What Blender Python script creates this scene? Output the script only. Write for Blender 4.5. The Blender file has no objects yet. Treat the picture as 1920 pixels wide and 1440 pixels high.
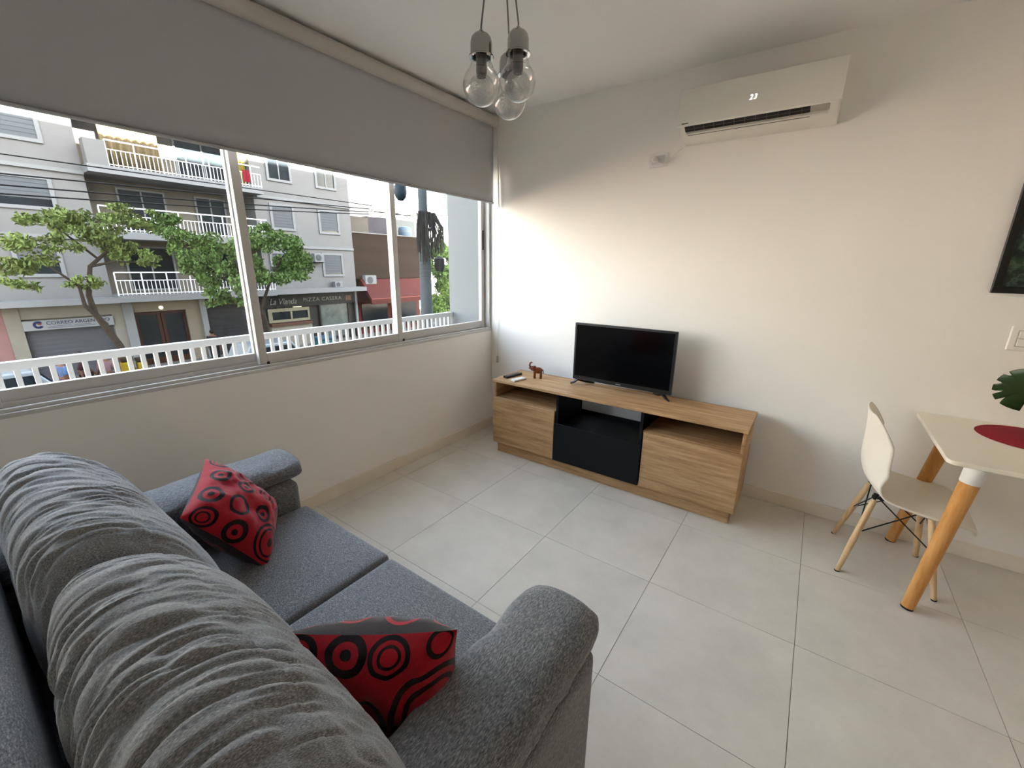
import bpy, math, random
import numpy as np
from mathutils import Vector, Matrix
random.seed(7)
S = bpy.context.scene
COL = S.collection
PI = math.pi

# ------------------------------------------------------------------ camera
cam_d = bpy.data.cameras.new('camera'); cam = bpy.data.objects.new('camera', cam_d); COL.objects.link(cam)
cam_d.sensor_width = 36; cam_d.sensor_fit = 'HORIZONTAL'; cam_d.lens = 784.536 / 1920 * 36
cam_d.clip_start = .02; cam_d.clip_end = 500
_yaw, _pit, _rol = .6187, .2742, .0121
_f = Vector((-math.sin(_yaw) * math.cos(_pit), math.cos(_yaw) * math.cos(_pit), -math.sin(_pit)))
_r = Vector((math.cos(_yaw), math.sin(_yaw), 0)); _u = _r.cross(_f)
_R = _r * math.cos(_rol) + _u * math.sin(_rol); _U = -_r * math.sin(_rol) + _u * math.cos(_rol)
M = Matrix((( _R.x, _U.x, -_f.x, 2.374), (_R.y, _U.y, -_f.y, -3.0056), (_R.z, _U.z, -_f.z, 1.4864), (0, 0, 0, 1)))
cam.matrix_world = M
S.camera = cam

# ------------------------------------------------------------------ sky, sun, exposure
W = bpy.data.worlds.new('sky'); S.world = W; W.use_nodes = True
wn = W.node_tree.nodes; wl = W.node_tree.links
bg = wn['Background']
sky = wn.new('ShaderNodeTexSky'); sky.sky_type = 'NISHITA'; sky.sun_disc = False
sky.sun_elevation = math.radians(20); sky.sun_rotation = math.radians(80); sky.air_density = 1.0; sky.dust_density = 2.0
hs = wn.new('ShaderNodeHueSaturation'); hs.inputs['Saturation'].default_value = .52; wl.new(sky.outputs[0], hs.inputs['Color']); wl.new(hs.outputs[0], bg.inputs[0]); bg.inputs[1].default_value = 1.38
sun_d = bpy.data.lights.new('sun', 'SUN'); sun = bpy.data.objects.new('sun', sun_d); COL.objects.link(sun)
sun_d.energy = 240; sun_d.color = (1.0, .89, .75); sun_d.angle = math.radians(.6)
sun.rotation_euler = Vector((-math.cos(math.radians(20)), .10, -math.sin(math.radians(20)))).to_track_quat('-Z', 'Y').to_euler()
sun.location = (10, 0, 30)
S.view_settings.view_transform = 'Standard'; S.view_settings.look = 'None'
S.view_settings.exposure = 1.10; S.view_settings.gamma = 1.0; S.view_settings.use_curve_mapping = False
cy = S.cycles
cy.use_denoising = True; cy.max_bounces = 14; cy.diffuse_bounces = 9; cy.glossy_bounces = 4; cy.transmission_bounces = 8
cy.transparent_max_bounces = 24; cy.caustics_reflective = False; cy.caustics_refractive = False; cy.sample_clamp_indirect = 12

# ------------------------------------------------------------------ helpers
def lin(h):
    if isinstance(h, str):
        h = h.lstrip('#'); c = [int(h[i:i + 2], 16) / 255 for i in (0, 2, 4)]
        return [x / 12.92 if x <= .04045 else ((x + .055) / 1.055) ** 2.4 for x in c] + [1]
    return list(h) + [1] if len(h) == 3 else list(h)

class NT:
    def __init__(s, name):
        s.m = bpy.data.materials.new(name); s.m.use_nodes = True
        s.n = s.m.node_tree.nodes; s.l = s.m.node_tree.links
        s.b = s.n['Principled BSDF']
    def new(s, t, **kw):
        x = s.n.new('ShaderNode' + t)
        for k, v in kw.items():
            if hasattr(x, k): setattr(x, k, v)
            else: x.inputs[k.replace('_', ' ')].default_value = v
        return x
    def link(s, a, b): s.l.new(a, b)
    def coords(s, scale=(1, 1, 1), kind='Object'):
        tc = s.new('TexCoord'); mp = s.new('Mapping'); s.link(tc.outputs[kind], mp.inputs[0])
        mp.inputs['Scale'].default_value = scale
        return mp.outputs[0]
    def noise(s, vec, scale=5, detail=4, rough=.55):
        x = s.new('TexNoise'); s.link(vec, x.inputs['Vector'])
        x.inputs['Scale'].default_value = scale; x.inputs['Detail'].default_value = detail; x.inputs['Roughness'].default_value = rough
        return x.outputs['Fac']
    def ramp(s, fac, stops, interp='LINEAR'):
        r = s.new('ValToRGB'); r.color_ramp.interpolation = interp
        e = r.color_ramp.elements
        while len(e) < len(stops): e.new(.5)
        for i, (p, c) in enumerate(stops): e[i].position = p; e[i].color = lin(c)
        s.link(fac, r.inputs[0]); return r.outputs[0]
    def bump(s, fac, strength=.2, dist=.01):
        b = s.new('Bump'); b.inputs['Strength'].default_value = strength; b.inputs['Distance'].default_value = dist
        s.link(fac, b.inputs['Height']); s.link(b.outputs[0], s.b.inputs['Normal'])
    def math(s, op, a, b=None):
        x = s.new('Math', operation=op)
        for i, v in enumerate((a, b)):
            if v is None: continue
            if isinstance(v, (int, float)): x.inputs[i].default_value = v
            else: s.link(v, x.inputs[i])
        return x.outputs[0]

EXTK = 1.
def mat(name, col, rough=.6, metal=0., spec=.5, var=0., vscale=6., bump=0., bscale=60., emit=0., coat=0., stretch=(1, 1, 1)):
    t = NT(name); b = t.b
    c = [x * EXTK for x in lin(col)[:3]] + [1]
    b.inputs['Base Color'].default_value = c; b.inputs['Roughness'].default_value = rough
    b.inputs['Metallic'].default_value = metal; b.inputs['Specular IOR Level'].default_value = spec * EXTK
    if coat: b.inputs['Coat Weight'].default_value = coat
    if var or bump: vec = t.coords(stretch)
    if var:
        f = t.noise(vec, vscale)
        t.link(t.ramp(f, [(.3, [max(0, x * (1 - var)) for x in c[:3]]), (.7, [min(1, x * (1 + var)) for x in c[:3]])]), b.inputs['Base Color'])
    if bump: t.bump(t.noise(vec, bscale, 3), bump, .004)
    if emit:
        b.inputs['Emission Color'].default_value = c; b.inputs['Emission Strength'].default_value = emit
    return t.m

def wood(name, c0, c1, c2, axis='x', rough=.5, sc=1.):
    t = NT(name)
    s = {'x': (1.2, 16, 16), 'y': (16, 1.2, 16), 'z': (16, 16, 1.2)}[axis]
    v = t.coords([q * sc for q in s]); a = t.noise(v, 2.2, 5, .6)
    v2 = t.coords([q * sc * 5 for q in s]); b = t.noise(v2, 3, 3, .6)
    f = t.math('ADD', t.math('MULTIPLY', a, .75), t.math('MULTIPLY', b, .25))
    t.link(t.ramp(f, [(.33, c0), (.5, c1), (.68, c2)]), t.b.inputs['Base Color'])
    t.b.inputs['Roughness'].default_value = rough; t.b.inputs['Specular IOR Level'].default_value = .35
    t.bump(f, .12, .002)
    return t.m

def fabric(name, c0, c1, c2, stretch, kind='Object', bump=.5, big=.12):
    t = NT(name)
    v = t.coords(stretch, kind); a = t.noise(v, 1., 3, .7)
    t.link(t.ramp(a, [(.30, c0), (.5, c1), (.72, c2)]), t.b.inputs['Base Color'])
    t.b.inputs['Roughness'].default_value = .9; t.b.inputs['Specular IOR Level'].default_value = .25
    t.b.inputs['Sheen Weight'].default_value = .25; t.b.inputs['Sheen Roughness'].default_value = .5
    t.bump(a, bump, .003)
    return t.m

def glass(name, tint=(.97, .985, .98), refl=.6, rough=.0):
    t = NT(name); t.n.remove(t.b)
    out = t.n['Material Output']
    tr = t.new('BsdfTransparent'); tr.inputs[0].default_value = lin(tint)
    gl = t.new('BsdfGlossy'); gl.inputs['Roughness'].default_value = rough
    lw = t.new('LayerWeight'); lw.inputs[0].default_value = .5        # Schlick reflectance of a thin pane, alike on both faces
    fr = t.math('ADD', .035, t.math('MULTIPLY', t.math('POWER', lw.outputs['Facing'], 5.), .965))
    mx = t.new('MixShader')
    t.link(t.math('MINIMUM', t.math('MULTIPLY', fr, refl), 1.), mx.inputs[0]); t.link(tr.outputs[0], mx.inputs[1]); t.link(gl.outputs[0], mx.inputs[2])
    t.link(mx.outputs[0], out.inputs[0])
    return t.m

ORG = {}
def tag(o, label=None, cat=None, group=None, kind=None):
    if label: o['label'] = label
    if cat: o['category'] = cat
    if group: o['group'] = group
    if kind: o['kind'] = kind
    return o
def thing(name, label, cat, loc=(0, 0, 0), group=None, rot=0., kind=None):
    o = bpy.data.objects.new(name, None); COL.objects.link(o); o.empty_display_size = .1
    o.location = loc; o.rotation_euler = (0, 0, rot); ORG[o.name] = Vector(loc)
    return tag(o, label, cat, group, kind)
def copy_tree(o, parent=None):
    c = o.copy(); COL.objects.link(c); ORG[c.name] = ORG.get(o.name, Vector())
    if parent is not None: c.parent = parent
    for ch in o.children: copy_tree(ch, c)
    return c

class MB:
    def __init__(s): s.v = []; s.f = []; s.uv = None
    def add(s, v, f):
        k = len(s.v); s.v += [tuple(p) for p in v]; s.f += [tuple(i + k for i in q) for q in f]; return s
    def box(s, x0, x1, y0, y1, z0, z1):
        v = [(x, y, z) for z in (z0, z1) for y in (y0, y1) for x in (x0, x1)]
        return s.add(v, [(0, 2, 3, 1), (4, 5, 7, 6), (0, 1, 5, 4), (2, 6, 7, 3), (0, 4, 6, 2), (1, 3, 7, 5)])
    def obox(s, c, size, rot=None):
        m = MB().box(-size[0] / 2, size[0] / 2, -size[1] / 2, size[1] / 2, -size[2] / 2, size[2] / 2)
        R = rot if rot is not None else Matrix.Identity(3)
        return s.add([R @ Vector(p) + Vector(c) for p in m.v], m.f)
    def tube(s, pts, rad, n=10, cap=True):
        pts = [Vector(p) for p in pts]
        if not hasattr(rad, '__len__'): rad = [rad] * len(pts)
        v = []; f = []; up = None
        for i, p in enumerate(pts):
            d = (pts[min(i + 1, len(pts) - 1)] - pts[max(i - 1, 0)]).normalized()
            if up is None: up = d.orthogonal().normalized()
            up = (up - d * up.dot(d)).normalized(); b = d.cross(up)
            for k in range(n):
                a = 2 * PI * k / n; v.append(p + (up * math.cos(a) + b * math.sin(a)) * rad[i])
        for i in range(len(pts) - 1):
            for k in range(n):
                a = i * n + k; b_ = i * n + (k + 1) % n; f.append((a, b_, b_ + n, a + n))
        if cap: f.append(tuple(range(n))[::-1]); f.append(tuple(range((len(pts) - 1) * n, len(pts) * n)))
        return s.add(v, f)
    def lathe(s, prof, n=24, c=(0, 0, 0), cap=True):
        v = []; f = []
        for r, z in prof:
            for k in range(n): a = 2 * PI * k / n; v.append((c[0] + r * math.cos(a), c[1] + r * math.sin(a), c[2] + z))
        for i in range(len(prof) - 1):
            for k in range(n): a = i * n + k; b = i * n + (k + 1) % n; f.append((a, b, b + n, a + n))
        if cap: f.append(tuple(range(n))[::-1]); f.append(tuple(range((len(prof) - 1) * n, len(prof) * n)))
        return s.add(v, f)
    def prism(s, poly, axis, a, b):
        def P(p, t): return {'x': (t, p[0], p[1]), 'y': (p[0], t, p[1]), 'z': (p[0], p[1], t)}[axis]
        n = len(poly); v = [P(p, a) for p in poly] + [P(p, b) for p in poly]
        f = [tuple(range(n))[::-1], tuple(range(n, 2 * n))] + [(i, (i + 1) % n, (i + 1) % n + n, i + n) for i in range(n)]
        return s.add(v, f)
    def grid(s, fn, nu, nv, cu=False, cv=False):
        v = [fn(i / (nu if cu else nu - 1), j / (nv if cv else nv - 1)) for i in range(nu) for j in range(nv)]
        f = []
        for i in range(nu if cu else nu - 1):
            for j in range(nv if cv else nv - 1):
                i2 = (i + 1) % nu; j2 = (j + 1) % nv
                f.append((i * nv + j, i2 * nv + j, i2 * nv + j2, i * nv + j2))
        s.uvgrid = [(i / (nu - 1), j / (nv - 1)) for i in range(nu) for j in range(nv)]
        return s.add(v, f)
    def ball(s, c, r, n=12, m=8):
        r = r if hasattr(r, '__len__') else (r, r, r)
        v = [(c[0], c[1], c[2] - r[2])]; f = []
        for i in range(1, m):
            t = PI * i / m
            for k in range(n): a = 2 * PI * k / n; v.append((c[0] + r[0] * math.sin(t) * math.cos(a), c[1] + r[1] * math.sin(t) * math.sin(a), c[2] - r[2] * math.cos(t)))
        v.append((c[0], c[1], c[2] + r[2])); L = len(v) - 1
        for k in range(n):
            f.append((0, 1 + (k + 1) % n, 1 + k)); f.append((L, L - n + k, L - n + (k + 1) % n))
        for i in range(m - 2):
            for k in range(n): a = 1 + i * n + k; b = 1 + i * n + (k + 1) % n; f.append((a, b, b + n, a + n))
        return s.add(v, f)
    def build(s, name, m, parent=None, smooth=False, bevel=0., seg=2, local=False, uv=False, sub=0):
        o0 = Vector() if (parent is None or local) else ORG[parent.name]
        me = bpy.data.meshes.new(name)
        me.from_pydata([tuple(Vector(p) - o0) for p in s.v], [], s.f)
        if uv:
            ul = me.uv_layers.new(name='UVMap')
            for lp in me.loops: ul.data[lp.index].uv = s.uvgrid[lp.vertex_index]
        me.update()
        for mm in (m if isinstance(m, (list, tuple)) else [m]): me.materials.append(mm)
        if smooth:
            me.shade_smooth()
            if smooth != 'all':
                try: me.set_sharp_from_angle(angle=math.radians(40))
                except Exception: pass
        o = bpy.data.objects.new(name, me); COL.objects.link(o)
        if parent is not None: o.parent = parent
        ORG[o.name] = o0
        if bevel:
            b = o.modifiers.new('bevel', 'BEVEL'); b.width = bevel; b.segments = seg; b.limit_method = 'ANGLE'; b.angle_limit = math.radians(50)
            if seg > 1: me.shade_smooth(); o.modifiers.new('wn', 'WEIGHTED_NORMAL').keep_sharp = True
        if sub:
            q = o.modifiers.new('sub', 'SUBSURF'); q.levels = sub; q.render_levels = sub
        return o

def text_mesh(txt, size, shear=0., spacing=1., extrude=.01):
    cu = bpy.data.curves.new('t', 'FONT'); cu.body = txt; cu.size = size; cu.shear = shear; cu.space_character = spacing
    cu.extrude = extrude; cu.align_x = 'LEFT'; cu.resolution_u = 3
    o = bpy.data.objects.new('t', cu); COL.objects.link(o)
    dg = bpy.context.evaluated_depsgraph_get()
    me = bpy.data.meshes.new_from_object(o.evaluated_get(dg))
    bpy.data.objects.remove(o)
    return me
def text_obj(name, txt, size, m, mw, parent=None, shear=0., spacing=1., extrude=.01, width=None):
    me = text_mesh(txt, size, shear, spacing, extrude); me.name = name
    xs = [v.co.x for v in me.vertices]
    k = 1. if width is None else width / (max(xs) - min(xs)); x0 = min(xs)
    for v in me.vertices: v.co = mw @ Vector(((v.co.x - x0) * k, v.co.y, v.co.z))
    me.materials.clear(); me.materials.append(m)
    if parent is not None:
        for v in me.vertices: v.co -= ORG[parent.name]
    o = bpy.data.objects.new(name, me); COL.objects.link(o); ORG[o.name] = ORG[parent.name] if parent else Vector()
    if parent is not None: o.parent = parent
    return o


# ------------------------------------------------------------------ materials
M_wall = mat('wall_paint', '#eeebe5', .75, spec=.3, bump=.06, bscale=220)
M_ceil = mat('ceiling_paint', '#efeeec', .8, spec=.2)
M_base = mat('baseboard_tile', '#e6dccd', .5, var=.05, vscale=4)
M_grout = mat('grout', '#8f8a80', .9)
M_alu = mat('grey_aluminium', '#c6c3be', .45, metal=.1, spec=.5)
M_white = mat('white_plastic', '#e9e6df', .4)
M_black = mat('black_plastic', '#0d0d0e', .35)
M_blackmatte = mat('black_laminate', '#08090a', .5, spec=.25)
M_rubber = mat('black_rubber', '#151515', .8)
M_chrome = mat('chrome', '#aeaca8', .1, metal=1.)
M_glass = glass('window_glass', (.97, .985, .98), .55)
M_bulb = glass('clear_bulb_glass', (.95, .955, .95), 2.6)
M_blind = mat('blind_fabric', '#b0b0b1', .9, spec=.1, bump=.05, bscale=500)
t = NT('floor_tile_porcelain')
oi = t.new('ObjectInfo'); vec = t.coords((1, 1, 1)); va = t.new('VectorMath', operation='ADD'); t.link(vec, va.inputs[0])
cx_ = t.new('CombineXYZ'); t.link(t.math('MULTIPLY', oi.outputs['Random'], 37.), cx_.inputs[0]); t.link(t.math('MULTIPLY', oi.outputs['Random'], 11.), cx_.inputs[1]); t.link(cx_.outputs[0], va.inputs[1])
fa = t.noise(va.outputs[0], 3.2, 6, .62); fb = t.noise(va.outputs[0], 60, 3, .7)
f_ = t.math('ADD', t.math('MULTIPLY', fa, .85), t.math('MULTIPLY', fb, .15))
t.link(t.ramp(f_, [(.3, '#cbc5b9'), (.52, '#d6d0c4'), (.72, '#dfd9ce')]), t.b.inputs['Base Color'])
t.b.inputs['Roughness'].default_value = .42; t.b.inputs['Specular IOR Level'].default_value = .4
M_tile = t.m
M_oak = wood('oak_laminate', '#8d6a44', '#b28d63', '#c8a67c', 'x')
M_oakz = wood('oak_laminate_side', '#8d6a44', '#b28d63', '#c8a67c', 'y')
M_beech = wood('beech_leg', '#c09a6c', '#d3b083', '#ddbf95', 'z')
M_tleg = wood('oiled_wood_leg', '#b67a38', '#cc9150', '#d9a466', 'z')
SOFA_C = ('#3a3c3f', '#6a6c6e', '#a2a2a0')
M_sofa_b = fabric('grey_chenille_back_lit', '#45474a', '#78797b', '#b0b0ae', (700, 260, 1), 'UV', .35)  # same chenille, made lighter to stand for light falling on the back
M_sofa_s = fabric('grey_chenille_seat', *SOFA_C, (150, 400, 400))
M_sofa_a = fabric('grey_chenille_arm', *SOFA_C, (420, 100, 420))

# ------------------------------------------------------------------ room shell
RX, RY, RH = 4.2, -4.6, 2.645          # room: x 0..RX, y RY..0, z 0..RH
WY0, WY1, WZ0, WZ1 = -3.87, -0.005, .92, 2.32   # window opening in wall_left
def struct(name, mb, m, label, **kw):
    return tag(mb.build(name, m, **kw), label, None, None, 'structure')
struct('wall_back', MB().box(-.14, RX + .2, 0, .22, -.3, RH + .25), M_wall, 'off-white wall behind the television')
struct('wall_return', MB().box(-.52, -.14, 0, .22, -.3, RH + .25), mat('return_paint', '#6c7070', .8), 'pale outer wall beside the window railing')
struct('wall_left', MB().box(-.14, 0, RY, .0, -.3, WZ0).box(-.14, 0, RY, 0, WZ1, RH + .25).box(-.14, 0, RY, WY0, WZ0, WZ1), M_wall, 'off-white wall with the wide window')
struct('wall_right', MB().box(RX, RX + .2, RY, 0, -.3, RH + .25), M_wall, 'off-white wall beyond the dining table')
struct('wall_front', MB().box(-.14, RX + .2, RY - .2, RY, -.3, RH + .25), M_wall, 'off-white wall behind the sofa')
struct('ceiling', MB().box(0, RX, RY, 0, RH, RH + .25), M_ceil, 'plain white ceiling')
fl = struct('floor', MB().box(0, RX, RY, 0, -.3, -.004), M_grout, 'floor of large grey porcelain tiles')
T, TX, TY, G = .6, .7361, -1.2054, .0022
full = None
for i in range(-2, 8):
    for j in range(-8, 4):
        x0, x1 = max(TX + i * T + G / 2, 0), min(TX + (i + 1) * T - G / 2, RX)
        y0, y1 = max(TY + j * T + G / 2, RY), min(TY + (j + 1) * T - G / 2, 0)
        if x1 - x0 < .02 or y1 - y0 < .02: continue
        isfull = x1 - x0 > T - .01 and y1 - y0 > T - .01
        cx, cyy = (x0 + x1) / 2, (y0 + y1) / 2
        if isfull and full is not None:
            o = full.copy(); COL.objects.link(o)
        else:
            hx, hy = (x1 - x0) / 2, (y1 - y0) / 2
            o = MB().box(-hx, hx, -hy, hy, -.004, 0).build('tile', M_tile, fl, local=True)
            if isfull: full = o
        o.location = (cx, cyy, 0)
struct('baseboard_left', MB().box(0, .01, RY, -.01, 0, .087), M_base, 'low beige baseboard under the window', bevel=.002, seg=1)
struct('baseboard_back', MB().box(0, RX, -.01, 0, 0, .087), M_base, 'low beige baseboard behind the cabinet', bevel=.002, seg=1)
struct('baseboard_right', MB().box(RX - .01, RX, RY, -.01, 0, .087), M_base, 'low beige baseboard beyond the table', bevel=.002, seg=1)

# own building's facade; unseen top and left end shaped to shade the street
M_ownfac = mat('own_render', '#a9acac', .85)
struct('wall_facade', MB().box(-.14, .1, -6.6, 26, -3.4, -.3).box(-.14, .1, -6.6, 26, RH + .25, 15.1)
       .box(-.14, .1, .22, 26, -.3, RH + .25).box(-.14, .1, -6.6, RY - .2, -.3, RH + .25), M_ownfac, 'outer face of the flat\'s own building')
struct('balcony_ledge', MB().box(-.6, -.14, -6, 0, -.2, .0), M_ownfac, 'narrow ledge outside the window')

# ------------------------------------------------------------------ window
win = thing('window_1', 'wide grey aluminium sliding window with three panes in view', None, (-.05, -1.95, WZ0), kind='structure')
fm = MB()
fm.box(-.13, .004, WY0, WY1, WZ0, WZ0 + .018)                     # sill pan
fm.box(-.125, -.118, WY0, WY1, WZ0 + .018, WZ0 + .05).box(-.075, -.07, WY0, WY1, WZ0 + .018, WZ0 + .045).box(-.03, -.012, WY0, WY1, WZ0 + .018, WZ0 + .032)
fm.box(-.13, -.01, WY0, WY1, WZ1 - .04, WZ1)
fm.box(-.13, -.01, WY1 - .022, WY1, WZ0, WZ1).box(-.13, -.01, WY0, WY0 + .03, WZ0, WZ1)
fm.build('frame', M_alu, win, bevel=.003)
def sash(y0, y1, xc):
    m = MB(); d = .015; w = .042; z0, z1 = WZ0 + .03, WZ1 - .03
    m.box(xc - d, xc + d, y0, y0 + w, z0, z1).box(xc - d, xc + d, y1 - w, y1, z0, z1)
    m.box(xc - d, xc + d, y0 + w, y1 - w, z0, z0 + .06).box(xc - d, xc + d, y0 + w, y1 - w, z1 - .05, z1)
    s = m.build('sash', M_alu, win, bevel=.0025)
    MB().box(xc - .003, xc + .003, y0 + w - .005, y1 - w + .005, z0 + .055, z1 - .045).build('pane', M_glass, s)
    return s
XI, XO = -.05, -.095
sash(-3.86, -2.905, XI); s1 = sash(-2.945, -1.952, XO); s2 = sash(-1.992, -1.0, XI); s3 = sash(-1.04, -.028, XO + .02)
MB().box(XI + .013, XI + .02, -1.956, -1.944, .928, .965).build('track_stop', M_black, win)
MB().box(XI + .013, XI + .02, -1.004, -.99, .93, .968).build('track_stop', M_black, win)
MB().box(XO + .035, XO + .04, -.055, -.043, 1.62, 1.78).build('pull_handle', M_black, s3)

# ------------------------------------------------------------------ roller blind
bl = thing('roller_blind', 'grey roller blind drawn halfway down over the wide window', 'blind', (.06, -1.9, 1.985))
YB0, YB1 = -3.95, -.055
MB().grid(lambda u, v: (.058 + .004 * math.sin(u * 9) * (1 - v), YB0 + (YB1 - YB0) * u, 1.99 + (2.6 - 1.99) * v), 60, 8).build('fabric', M_blind, bl, smooth='all')
bl.children[-1].modifiers.new('s', 'SOLIDIFY').thickness = .0012
MB().tube([(.06, YB0, 1.99), (.06, YB1, 1.99)], .007, 10).build('bottom_bar', M_blind, bl, smooth=True)
MB().tube([(.062, YB0 - .01, 2.588), (.062, YB1 + .025, 2.588)], .040, 28).build('roll', mat('roll_fabric', '#b8b3ab', .85), bl, smooth=True)
M_cord = mat('white_cord', '#dcdad4', .6)
MB().box(.03, .10, YB1 + .028, YB1 + .034, 2.53, RH).build('bracket', M_white, bl)
MB().tube([(.075, -.024, 2.57), (.080, -.020, 2.3), (.088, -.018, 2.0), (.09, -.016, 1.96)], .006, 8).build('chain', M_cord, bl, smooth=True)
MB().tube([(.09, -.016, 1.97), (.085, -.012, 1.3), (.076, -.008, .68)], .0018, 6).build('chain', M_cord, bl, smooth=True)
hk = MB().box(.060, .078, -.012, -.0, .63, .69).box(.062, .076, -.02, -.012, .632, .645)
tag(hk.build('chain_holder', mat('grey_clip', '#bdb8ae', .5), bevel=.002), 'small grey clip holding the blind chain near the corner', 'clip')

# ------------------------------------------------------------------ tv cabinet
cx0, cx1, cyf, cyb, ct = .377, 2.190, -.475, -.072, .621
cab = thing('tv_cabinet', 'long oak and black television cabinet standing against the wall', 'cabinet', (1.28, -.27, 0))
def bxp(name, m, par, *b, bevel=.0015): return MB().box(*b).build(name, m, par, bevel=bevel, seg=1)
px1, px2 = .963, 1.600        # black unit between
zb = .085
bxp('top', M_oak, cab, cx0, cx1, cyf, cyb, ct - .02, ct)
bxp('plinth', M_oak, cab, cx0 + .03, cx1 - .03, cyf + .035, cyb - .02, 0, zb)
bxp('side_panel', M_oakz, cab, cx0 + .008, cx0 + .026, cyf + .022, cyb, zb, ct - .02)
bxp('side_panel', M_oakz, cab, cx1 - .026, cx1 - .008, cyf + .022, cyb, zb, ct - .02)
bxp('bottom_panel', M_oak, cab, cx0 + .026, cx1 - .026, cyf + .022, cyb, zb, zb + .018)
bxp('divider', M_blackmatte, cab, px1 - .002, px1 + .018, cyf + .012, cyb, zb + .018, ct - .02)
bxp('divider', M_blackmatte, cab, px2 - .018, px2 + .002, cyf + .012, cyb, zb + .018, ct - .02)
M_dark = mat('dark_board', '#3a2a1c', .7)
zs = .474
bxp('shelf', M_oak, cab, cx0 + .026, px1 - .002, cyf + .022, cyb, zs - .018, zs)
bxp('shelf', M_oak, cab, px2 + .002, cx1 - .026, cyf + .022, cyb, zs - .018, zs)
bxp('shelf', M_blackmatte, cab, px1 + .018, px2 - .018, cyf + .022, cyb, .345, .361)
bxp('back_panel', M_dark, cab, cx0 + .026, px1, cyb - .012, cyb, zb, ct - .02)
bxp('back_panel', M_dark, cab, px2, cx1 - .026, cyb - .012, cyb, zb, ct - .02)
bxp('back_panel', M_blackmatte, cab, px1, px2, cyb - .012, cyb, zb, .387)
bxp('door', M_oak, cab, cx0 + .008, px1 - .012, cyf + .003, cyf + .021, zb + .003, zs - .003)
bxp('door', M_oak, cab, px2 + .012, cx1 - .008, cyf + .003, cyf + .021, zb + .003, zs - .003)
bxp('flap_door', M_blackmatte, cab, px1 - .008, px2 + .006, cyf - .004, cyf + .012, zb + .004, .382)

# ------------------------------------------------------------------ television
tv = thing('television', 'black flat-screen television standing on the oak cabinet', 'television', (1.32, -.2, ct))
tx0, tx1, tz0, tz1, ty = .951, 1.686, .664, 1.092, -.207
MB().box(tx0, tx1, ty, ty + .028, tz0, tz1).box(tx0 + .1, tx1 - .1, ty + .028, ty + .065, tz0 + .05, tz1 - .12).build('housing', mat('tv_housing', '#0e0f10', .4), tv, bevel=.004)
MB().box(tx0 + .016, tx1 - .016, ty - .0012, ty + .001, tz0 + .030, tz1 - .014).build('screen', mat('tv_screen', '#030304', .12, spec=.35), tv)
MB().box(1.297, 1.333, ty - .0015, ty + .001, tz0 + .011, tz0 + .017).build('logo', mat('tv_logo', '#9a9a9a', .4), tv)
for xf, s in ((.99, -1), (1.63, 1)):
    MB().prism([(-.13, 0), (-.118, .004), (.0, .030), (.02, .030), (.115, .004), (.13, 0), (.128, -.004 + .004)], 'x', -.011, .011)
    m = MB()
    p0 = Vector((xf, ty + .014, .665)); pf = Vector((xf + s * .052, ty - .012 + .004, ct + .005)); pb = Vector((xf - s * .09, ty + .115, ct + .005))
    m.tube([pf, pf * .45 + p0 * .55 + Vector((0, 0, -.006)), p0, pb * .5 + p0 * .5 + Vector((0, 0, -.006)), pb], [.006, .010, .014, .010, .006], 8)
    m.build('foot', M_black, tv, smooth=True)

# ------------------------------------------------------------------ small things on the cabinet
def remote(name, label, p0, p1, w, h, m, mb2, nb):
    p0, p1 = Vector(p0), Vector(p1); d = p1 - p0; L = d.length
    t_ = thing(name, label, 'remote', (p0 + p1) / 2, rot=math.atan2(d.y, d.x))
    MB().box(-L / 2, L / 2, -w / 2, w / 2, .0, h).build('body', m, t_, bevel=.004, local=True)
    for i in range(nb):
        for k in (-1, 0, 1):
            if nb < 4 and k: continue
            x = L * (-.36 + .72 * i / (nb - 1))
            MB().lathe([(.0042, 0), (.0042, .0022), (.003, .003)], 10, (x, k * w * .27, h - .0003)).build('button', mb2, t_, local=True)
    return t_
remote('remote_control', 'black television remote lying on the cabinet\'s left end', (.447, -.395, ct), (.47, -.215, ct), .046, .018, M_black, mat('remote_keys', '#8a8a8c', .5), 6)
remote('remote_control', 'white air-conditioner remote beside the black remote', (.555, -.445, ct), (.578, -.315, ct), .05, .016, M_white, mat('remote_keys_pale', '#c9ccd0', .5), 3)

# wooden elephant
M_ele = wood('carved_wood', '#4a1f0e', '#7a3a1d', '#96532c', 'z', .35, 6)
el = thing('elephant_figurine', 'small carved wooden elephant with raised trunk', 'figurine', (.64, -.235, ct), rot=math.radians(180 + 28))
S_ = .11
def E_(p): return tuple(q * S_ for q in p)
m = MB(); m.ball(E_((-.12, 0, .58)), E_((.36, .21, .24)), 16, 10)
bodye = m
bodye.ball(E_((.26, 0, .72)), E_((.19, .16, .19)), 14, 10)
bodye.tube([E_(p) for p in [(.30, 0, .74), (.44, 0, .80), (.50, 0, .95), (.47, 0, 1.10), (.38, 0, 1.17), (.30, 0, 1.13)]], [.10 * S_, .085 * S_, .07 * S_, .06 * S_, .05 * S_, .045 * S_], 10)
bodye.build('body', M_ele, el, smooth='all', local=True)
for x, y in ((-.34, .1), (-.34, -.1), (.10, .11), (.14, -.11)):
    MB().tube([E_((x, y, .55)), E_((x, y, .2)), E_((x + .01, y, .0))], [.10 * S_, .078 * S_, .09 * S_], 10).build('leg', M_ele, el, smooth=True, local=True)
for s in (-1, 1):
    MB().ball(E_((.14, s * .19, .72)), E_((.13, .03, .17)), 12, 8).build('ear', M_ele, el, smooth='all', local=True)
    MB().tube([E_((.38, s * .07, .70)), E_((.50, s * .08, .70)), E_((.58, s * .07, .77))], [.025 * S_, .02 * S_, .01 * S_], 8).build('tusk', M_ele, el, smooth=True, local=True)
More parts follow.
